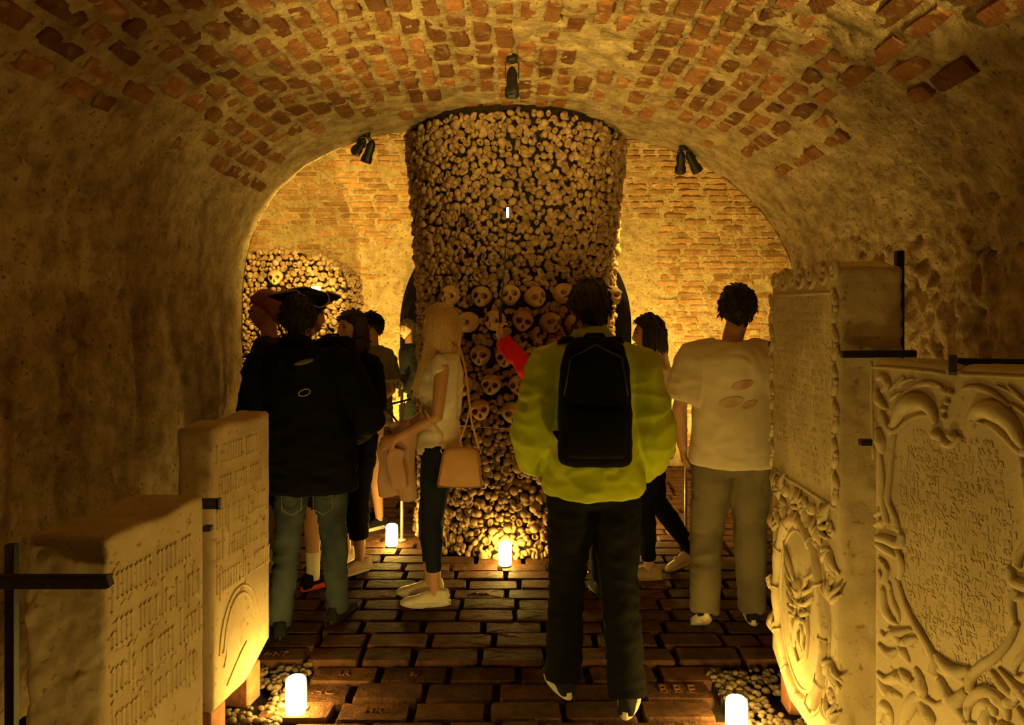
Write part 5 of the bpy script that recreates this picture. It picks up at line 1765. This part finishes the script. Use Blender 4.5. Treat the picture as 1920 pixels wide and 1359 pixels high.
nk.xf(a['Sc']); nk.build('neckline', SKIN, a['e'])

# --- man in olive shirt and cap
a = make_person('person in olive T-shirt and black cap near the rear wall', (-1.085, 5.80, 0), 2.35, 1.66, head=(-.45, 0, 0), vox=.007, face=True, wide=1.12,
    arms=[((-.27, .0, 1.13), (-.20, .20, .98)), ((.27, -.04, 1.12), (.27, .06, .86))],
    top=dict(mat=OLIVE, name='t_shirt', t=.020, hem=.84, sleeve=.38, belly=.01), pants=dict(mat=PINK, to=.52, loose=.015), shoes=dict(mat=BLK2, sole=WHITE_R),
    hair=dict(mat=H_BLACK, thick=.012, back=-.5, seed=7))
PRINT = mat('orange_print', (.58, .20, .06), (.50, .34, .2), 50, .8)
v = []; f = []
for j in range(7):
    for k in range(9):
        x = -.075 + .15 * k / 8; z = 1.255 + .085 * j / 6
        v.append((x, .140 - x * x * 2.2 + .004 * math.sin(j), z))
for j in range(6):
    for k in range(8):
        if (j in (0, 5)) and k in (0, 7): continue
        f.append((j * 9 + k, j * 9 + k + 1, (j + 1) * 9 + k + 1, (j + 1) * 9 + k))
pr = link('chest_print', mesh('chest_print', v, f), PRINT, a['e'])
sm_ = pr.modifiers.new('wrap', 'SHRINKWRAP'); sm_.target = bpy.data.objects[a['e']['_top']]; sm_.offset = .003; sm_.wrap_method = 'PROJECT'; sm_.use_project_y = True; sm_.use_negative_direction = True; sm_.use_positive_direction = True
cap = empty('baseball_cap', (0, 0, 0)); tag(cap, 'black cap on the head of the olive-shirted person', 'cap')
cap.matrix_basis = Matrix.Translation(a['e'].location) @ Matrix.Rotation(2.35, 4, 'Z') @ a['Sc'] @ a['HR']
mb = MB(); mb.loft([(0, -.005, .022, .096, .116), (0, -.005, .06, .092, .110), (0, -.005, .098, .070, .085), (0, -.005, .122, .030, .04), (0, -.005, .128, .006, .008)], 24); mb.build('crown', BLK, cap)
v = []; f = []; n = 13
for j, (r0, dz) in enumerate(((.0, 0), (.035, .002), (.07, -.006))):
    for k in range(n):
        t = PI * .18 + PI * .64 * k / (n - 1)
        v.append(((.094) * math.cos(t), (.108 + r0) * math.sin(t), .026 + dz - .012 * math.cos(t) ** 2))
n0 = len(v); v += [(x, y, z - .004) for x, y, z in v]
for j in range(2):
    for k in range(n - 1):
        f.append((j * n + k, j * n + k + 1, (j + 1) * n + k + 1, (j + 1) * n + k)); f.append((n0 + j * n + k, n0 + (j + 1) * n + k, n0 + (j + 1) * n + k + 1, n0 + j * n + k + 1))
for k in range(n - 1): f.append((2 * n + k, 2 * n + k + 1, n0 + 2 * n + k + 1, n0 + 2 * n + k))
link('peak', mesh('peak', v, f), BLK, cap)
wr_ = a['arms'][1][2]; el_ = a['arms'][1][1]
MB().tube([wr_.lerp(el_, .06), wr_.lerp(el_, .16)], [.038, .040], 14).xf(a['Sc']).build('watch_strap', BLK_R, a['e'])

# --- face at the passage
make_person('dark-clothed person peering from the dark passage beside the pillar', (-1.10, 8.0, 0), PI / 2 + .35, 1.60, skin=SKIN, head=(.45, 0, 0), vox=.007, face=True, male=False,
    top=dict(mat=BLK, name='jacket', t=.012, hem=.8), pants=dict(mat=BLK), shoes=dict(mat=BLK2, sole=BLK_R), hair=dict(mat=H_BROWN, thick=.018, front=.5, back=-.7, seed=8, locks=[(-1.6, 1.6, 22, -.20, .01, 0)]))

# --- blonde woman in white top
a = make_person('long-haired blonde person in white sleeveless top and dark cropped jeans', (-.415, 4.27, 0), PI / 2 + .05, 1.685, head=(.02, -.10, 0), vox=.006, face=False, male=False, lean=(0, -.02), headoff=(0, .0),
    feet=((-.085, .02, .0, 0), (.095, .06, .05, 0)),
    arms=[((-.235, .00, 1.12), (-.13, .235, .985)), ((.23, .02, 1.12), (.06, .25, .99))],
    hands=((Vector((.25, .9, -.35)), Vector((.8, -.1, -.4)), .5), (Vector((-.5, .75, -.35)), Vector((-.6, 0, -.6)), .55)),
    top=dict(mat=WHITE_C, name='sleeveless_top', t=.020, hem=.875, sleeve=0, female=True, wr=.010, ws=(4, 4, 20)), pants=dict(mat=NAVYJ, to=.20, hem=.046, shin=.050, wr=.004, waist=.955),
    shoes=dict(mat=WHITE_L, sole=WHITE_R, lace=WHITE_R), hair=dict(mat=H_BLOND, thick=.018, front=.56, side=.02, back=-.7, seed=9, locks=[(-2.35, -1.2, 60, -.38, -.012, .135), (-1.2, 0, 46, -.30, -.030, .10), (0, 1.0, 24, -.22, -.01, .03), (1.0, 2.3, 26, -.36, -.008, .12)]))
bl = a
# cap of shoulder cloth closing the armholes
for sx in (-1, 1):
    mb = MB(); mb.tube([Vector((sx * .10, 0, 1.435)), Vector((sx * .155, -.004, 1.415)), Vector((sx * .172, -.01, 1.375)), Vector((sx * .160, -.02, 1.31))], [.035, .048, .05, .04], 12); mb.xf(a['Sc'])
    link('shoulder_seam', remesh(mb, .010, 3), WHITE_C, a['e'])
# tan handbag at her hip
bag = empty('handbag', (-.285, 4.085, .695)); tag(bag, 'tan leather crossbody handbag hanging at the blonde person\'s hip', 'handbag')
bag.rotation_euler = (0, .03, .06)
mb = MB(); mb.loft([(0, 0, 0, .122, .032, 4), (0, 0, .008, .124, .034, 4), (0, 0, .10, .112, .032, 4), (0, 0, .165, .102, .028, 3.5), (0, 0, .195, .092, .022, 3), (0, 0, .208, .066, .014, 2.6)], 36)
mb.build('bag_body', TAN, bag)
MB().tube([(-.12, -.033, .004), (-.108, -.032, .10), (-.098, -.028, .165), (-.086, -.022, .196), (-.05, -.014, .208), (.05, -.014, .208), (.086, -.022, .196), (.098, -.028, .165), (.108, -.032, .10), (.12, -.033, .004)], .003, 6).build('piping', TANEDGE, bag)
MB().box((0, 0, -.002), (.12, .032, .004), None, .002).build('bottom', TANEDGE, bag)
for sx in (-1, 1): MB().tube([(sx * .10, 0, .17), (sx * .112, 0, .19), (sx * .10, 0, .205)], .004, 6).build('ring', STEEL, bag)
o_ = Vector((-.285, 4.085, .695))
st1 = [Vector((-.10, 0, .20)), P(826, 815, 4.06) - o_, P(800, 785, 4.03) - o_, P(792, 770, 4.05) - o_]
MB().tube(st1, [(.0025, .008)] * 4, 6, (0, 1, 0)).build('strap', TAN, bag)
st2 = [Vector((.10, 0, .20)), P(881, 790, 4.10) - o_, P(877, 762, 4.10) - o_, P(868, 695, 4.14) - o_, P(858, 655, 4.18) - o_, P(838, 640, 4.22) - o_]
MB().tube(st2, [(.0025, .007)] * 6, 6, (0, 1, 0)).build('strap', TAN, bag)
MB().tube([P(860, 826, 4.08) - o_, P(872, 790, 4.10) - o_, P(877, 762, 4.10) - o_], [(.0025, .006)] * 3, 6, (0, 1, 0)).build('strap', TAN, bag)
# pink jacket over her arm
jk = MB()
for i, (px, w0, w1, z0, z1, yy) in enumerate(((748, 40, 30, 790, 905, 4.20), (732, 36, 44, 800, 930, 4.24), (765, 34, 40, 800, 938, 4.22), (745, 34, 30, 840, 915, 4.17), (720, 20, 20, 830, 900, 4.26))):
    pts = []; rad = []
    for q in (0, .25, .5, .75, 1):
        pts.append(P(px + 5 * math.sin(q * 5 + i), z0 + (z1 - z0) * q, yy + .01 * math.sin(q * 4 + i)))
        rad.append((.016 + .006 * math.sin(q * 6 + i), (w0 + (w1 - w0) * q) / 2 / F * 4.2))
    jk.tube(pts, rad, 12, (0, 1, 0), .15)
me = remesh(jk, .009, 2, .008, (16, 16, 6), 5)
ctr = P(745, 870, 4.2); me.transform(Matrix.Translation(-ctr))
o = link('folded_jacket', me, PINK); o.location = ctr
tag(o, 'dusty pink jacket draped from the blonde person\'s hands', 'jacket')
mb = MB(); mb.tube([P(770, 748, 4.22) , P(735, 757, 4.2), P(722, 765, 4.2), P(735, 778, 4.2), P(752, 800, 4.2)], .006, 8)
o = mb.build('bag_handle', BLK_R); tag(o, 'curved black cord handle sticking up by the pink jacket', 'handle')

# --- person in red sleeve holding the stick, hidden behind the hi-vis jacket
a = make_person('person in red jacket raising a long stick before the pillar', (.42, 4.33, 0), .12, 1.60, vox=.006, wide=.9,
    arms=[((-.315, .05, 1.385), (-.505, .20, 1.62)), ((.22, .02, 1.14), (.18, .16, 1.0))], hands=((Vector((-.15, .25, 1)), Vector((.9, .35, 0)), .75), None),
    top=dict(mat=REDC, name='jacket', t=.022, hem=.8), pants=dict(mat=BLK), shoes=dict(mat=BLK2, sole=BLK_R), hair=dict(mat=H_BROWN, thick=.016, seed=10))
hp = a['e'].location + rotz(.12) @ (a['arms'][0][2] * a['s'] + Vector((-.005, .045, .075)))
stick = empty('selfie_stick', hp); tag(stick, 'long thin black stick with a lit phone tip held up before the pillar', 'selfie stick')
tip = P(952, 408, hp.y) - hp
MB().tube([Vector((0, 0, -.06)), Vector((0, 0, .10))], .011, 10).build('grip', BLK_R, stick)
MB().tube([Vector((0, 0, .08)), tip * .5, tip], [.006, .005, .004], 8).build('rod', METAL, stick)
MB().box(tip + Vector((.004, .006, .025)), (.008, .035, .042), None, .003).build('phone', BLK_R, stick)
MB().box(tip + Vector((.0, -.0305, .026)), (.0062, .002, .030), None, .001).build('screen_edge', SCREEN, stick)

# --- person in hi-vis jacket, back to the camera
a = make_person('person in yellow-green hi-vis jacket with black backpack seen from behind', (.345, 3.17, 0), -.02, 1.775, feet=((-.125, .05, .30, 0), (.13, -.10, -.25, 0)), wide=1.0, headoff=(-.012, .0), head=(.1, .05, 0),
    arms=[((-.255, -.03, 1.10), (-.235, .16, .95)), ((.26, -.03, 1.08), (.235, .16, .93))],
    top=dict(mat=HIVIS, name='jacket', t=.042, hem=.855, collar=True, hood=True, belly=.015, wr=.020, ws=(5, 5, 8)), pants=dict(mat=BLK, loose=.010, to=.05, shin=.066, hem=.068, wr=.013),
    shoes=dict(mat=BLK2, sole=WHITE_R), hair=dict(mat=H_BROWN, thick=.015, seed=11, back=-.6))
backpack('large black backpack worn over the hi-vis jacket', (.325, 2.94, 1.035), -.02, .29, .50, .19, BLK)

# --- dark-haired woman beyond, in profile
a = make_person('dark-haired person in beige coat and black trousers walking behind the hi-vis jacket', (.875, 4.68, 0), PI / 2 - .15, 1.625, feet=((-.09, .02, .0, 0), (.10, -.30, -.1, .5)), vox=.007, face=True, male=False, head=(.05, .02, 0),
    top=dict(mat=BEIGE, name='coat', t=.030, hem=.80, collar=True, wr=.010), pants=dict(mat=BLK, to=.13, hem=.048, shin=.052), shoes=dict(mat=TAUPE, sole=TAUPE, kind='flat'),
    hair=dict(mat=H_BLACK, thick=.024, front=.55, side=.0, back=-.72, seed=12, locks=[(-1.9, 1.9, 36, -.12, .012, 0)]))

# --- man in white shirt walking away
a = make_person('dark-haired person in loose cream shirt and olive-grey trousers walking away', (1.13, 3.82, 0), -.12, 1.775, feet=((-.15, -.08, .1, .55), (.13, .18, -.1, 0)), wide=1.02, head=(-.1, .1, 0), headoff=(.03, .02),
    arms=[((-.27, -.02, 1.13), (-.24, .10, .92)), ((.27, -.03, 1.13), (.25, .10, .92))],
    top=dict(mat=CREAM, name='shirt', t=.040, hem=.85, sleeve=.42, belly=.02, wr=.010, ws=(5, 5, 8)), pants=dict(mat=TROUS, loose=.016, to=.08, shin=.058, hem=.056),
    shoes=dict(mat=BLK2, sole=WHITE_R), hair=dict(mat=H_BLACK, thick=.020, seed=13, back=-.55))
RUST = mat('faded_rust_print', (.50, .28, .17), (.62, .50, .36), 18, .9)
for (cx, cz, w_, h_) in ((.02, 1.28, .055, .022), (-.035, 1.195, .06, .026), (.055, 1.185, .04, .018)):
    v = []; f = []
    for j in range(5):
        for k in range(11):
            u_ = -1 + 2 * k / 10; q = -1 + 2 * j / 4
            v.append((cx + u_ * w_, -.17, cz + q * h_ * math.sqrt(max(0.02, 1 - u_ * u_)) + .012 * u_))
    for j in range(4):
        for k in range(10): f.append((j * 11 + k, j * 11 + k + 1, (j + 1) * 11 + k + 1, (j + 1) * 11 + k))
    pr = link('back_print', mesh('back_print', v, f), RUST, a['e'])
    md = pr.modifiers.new('wrap', 'SHRINKWRAP'); md.target = bpy.data.objects[a['e']['_top']]; md.offset = .003; md.wrap_method = 'PROJECT'; md.use_project_y = True; md.use_negative_direction = True; md.use_positive_direction = True

for o in list(C.objects):
    if '_top' in o: del o['_top']
bpy.data.scenes.remove(TMP)
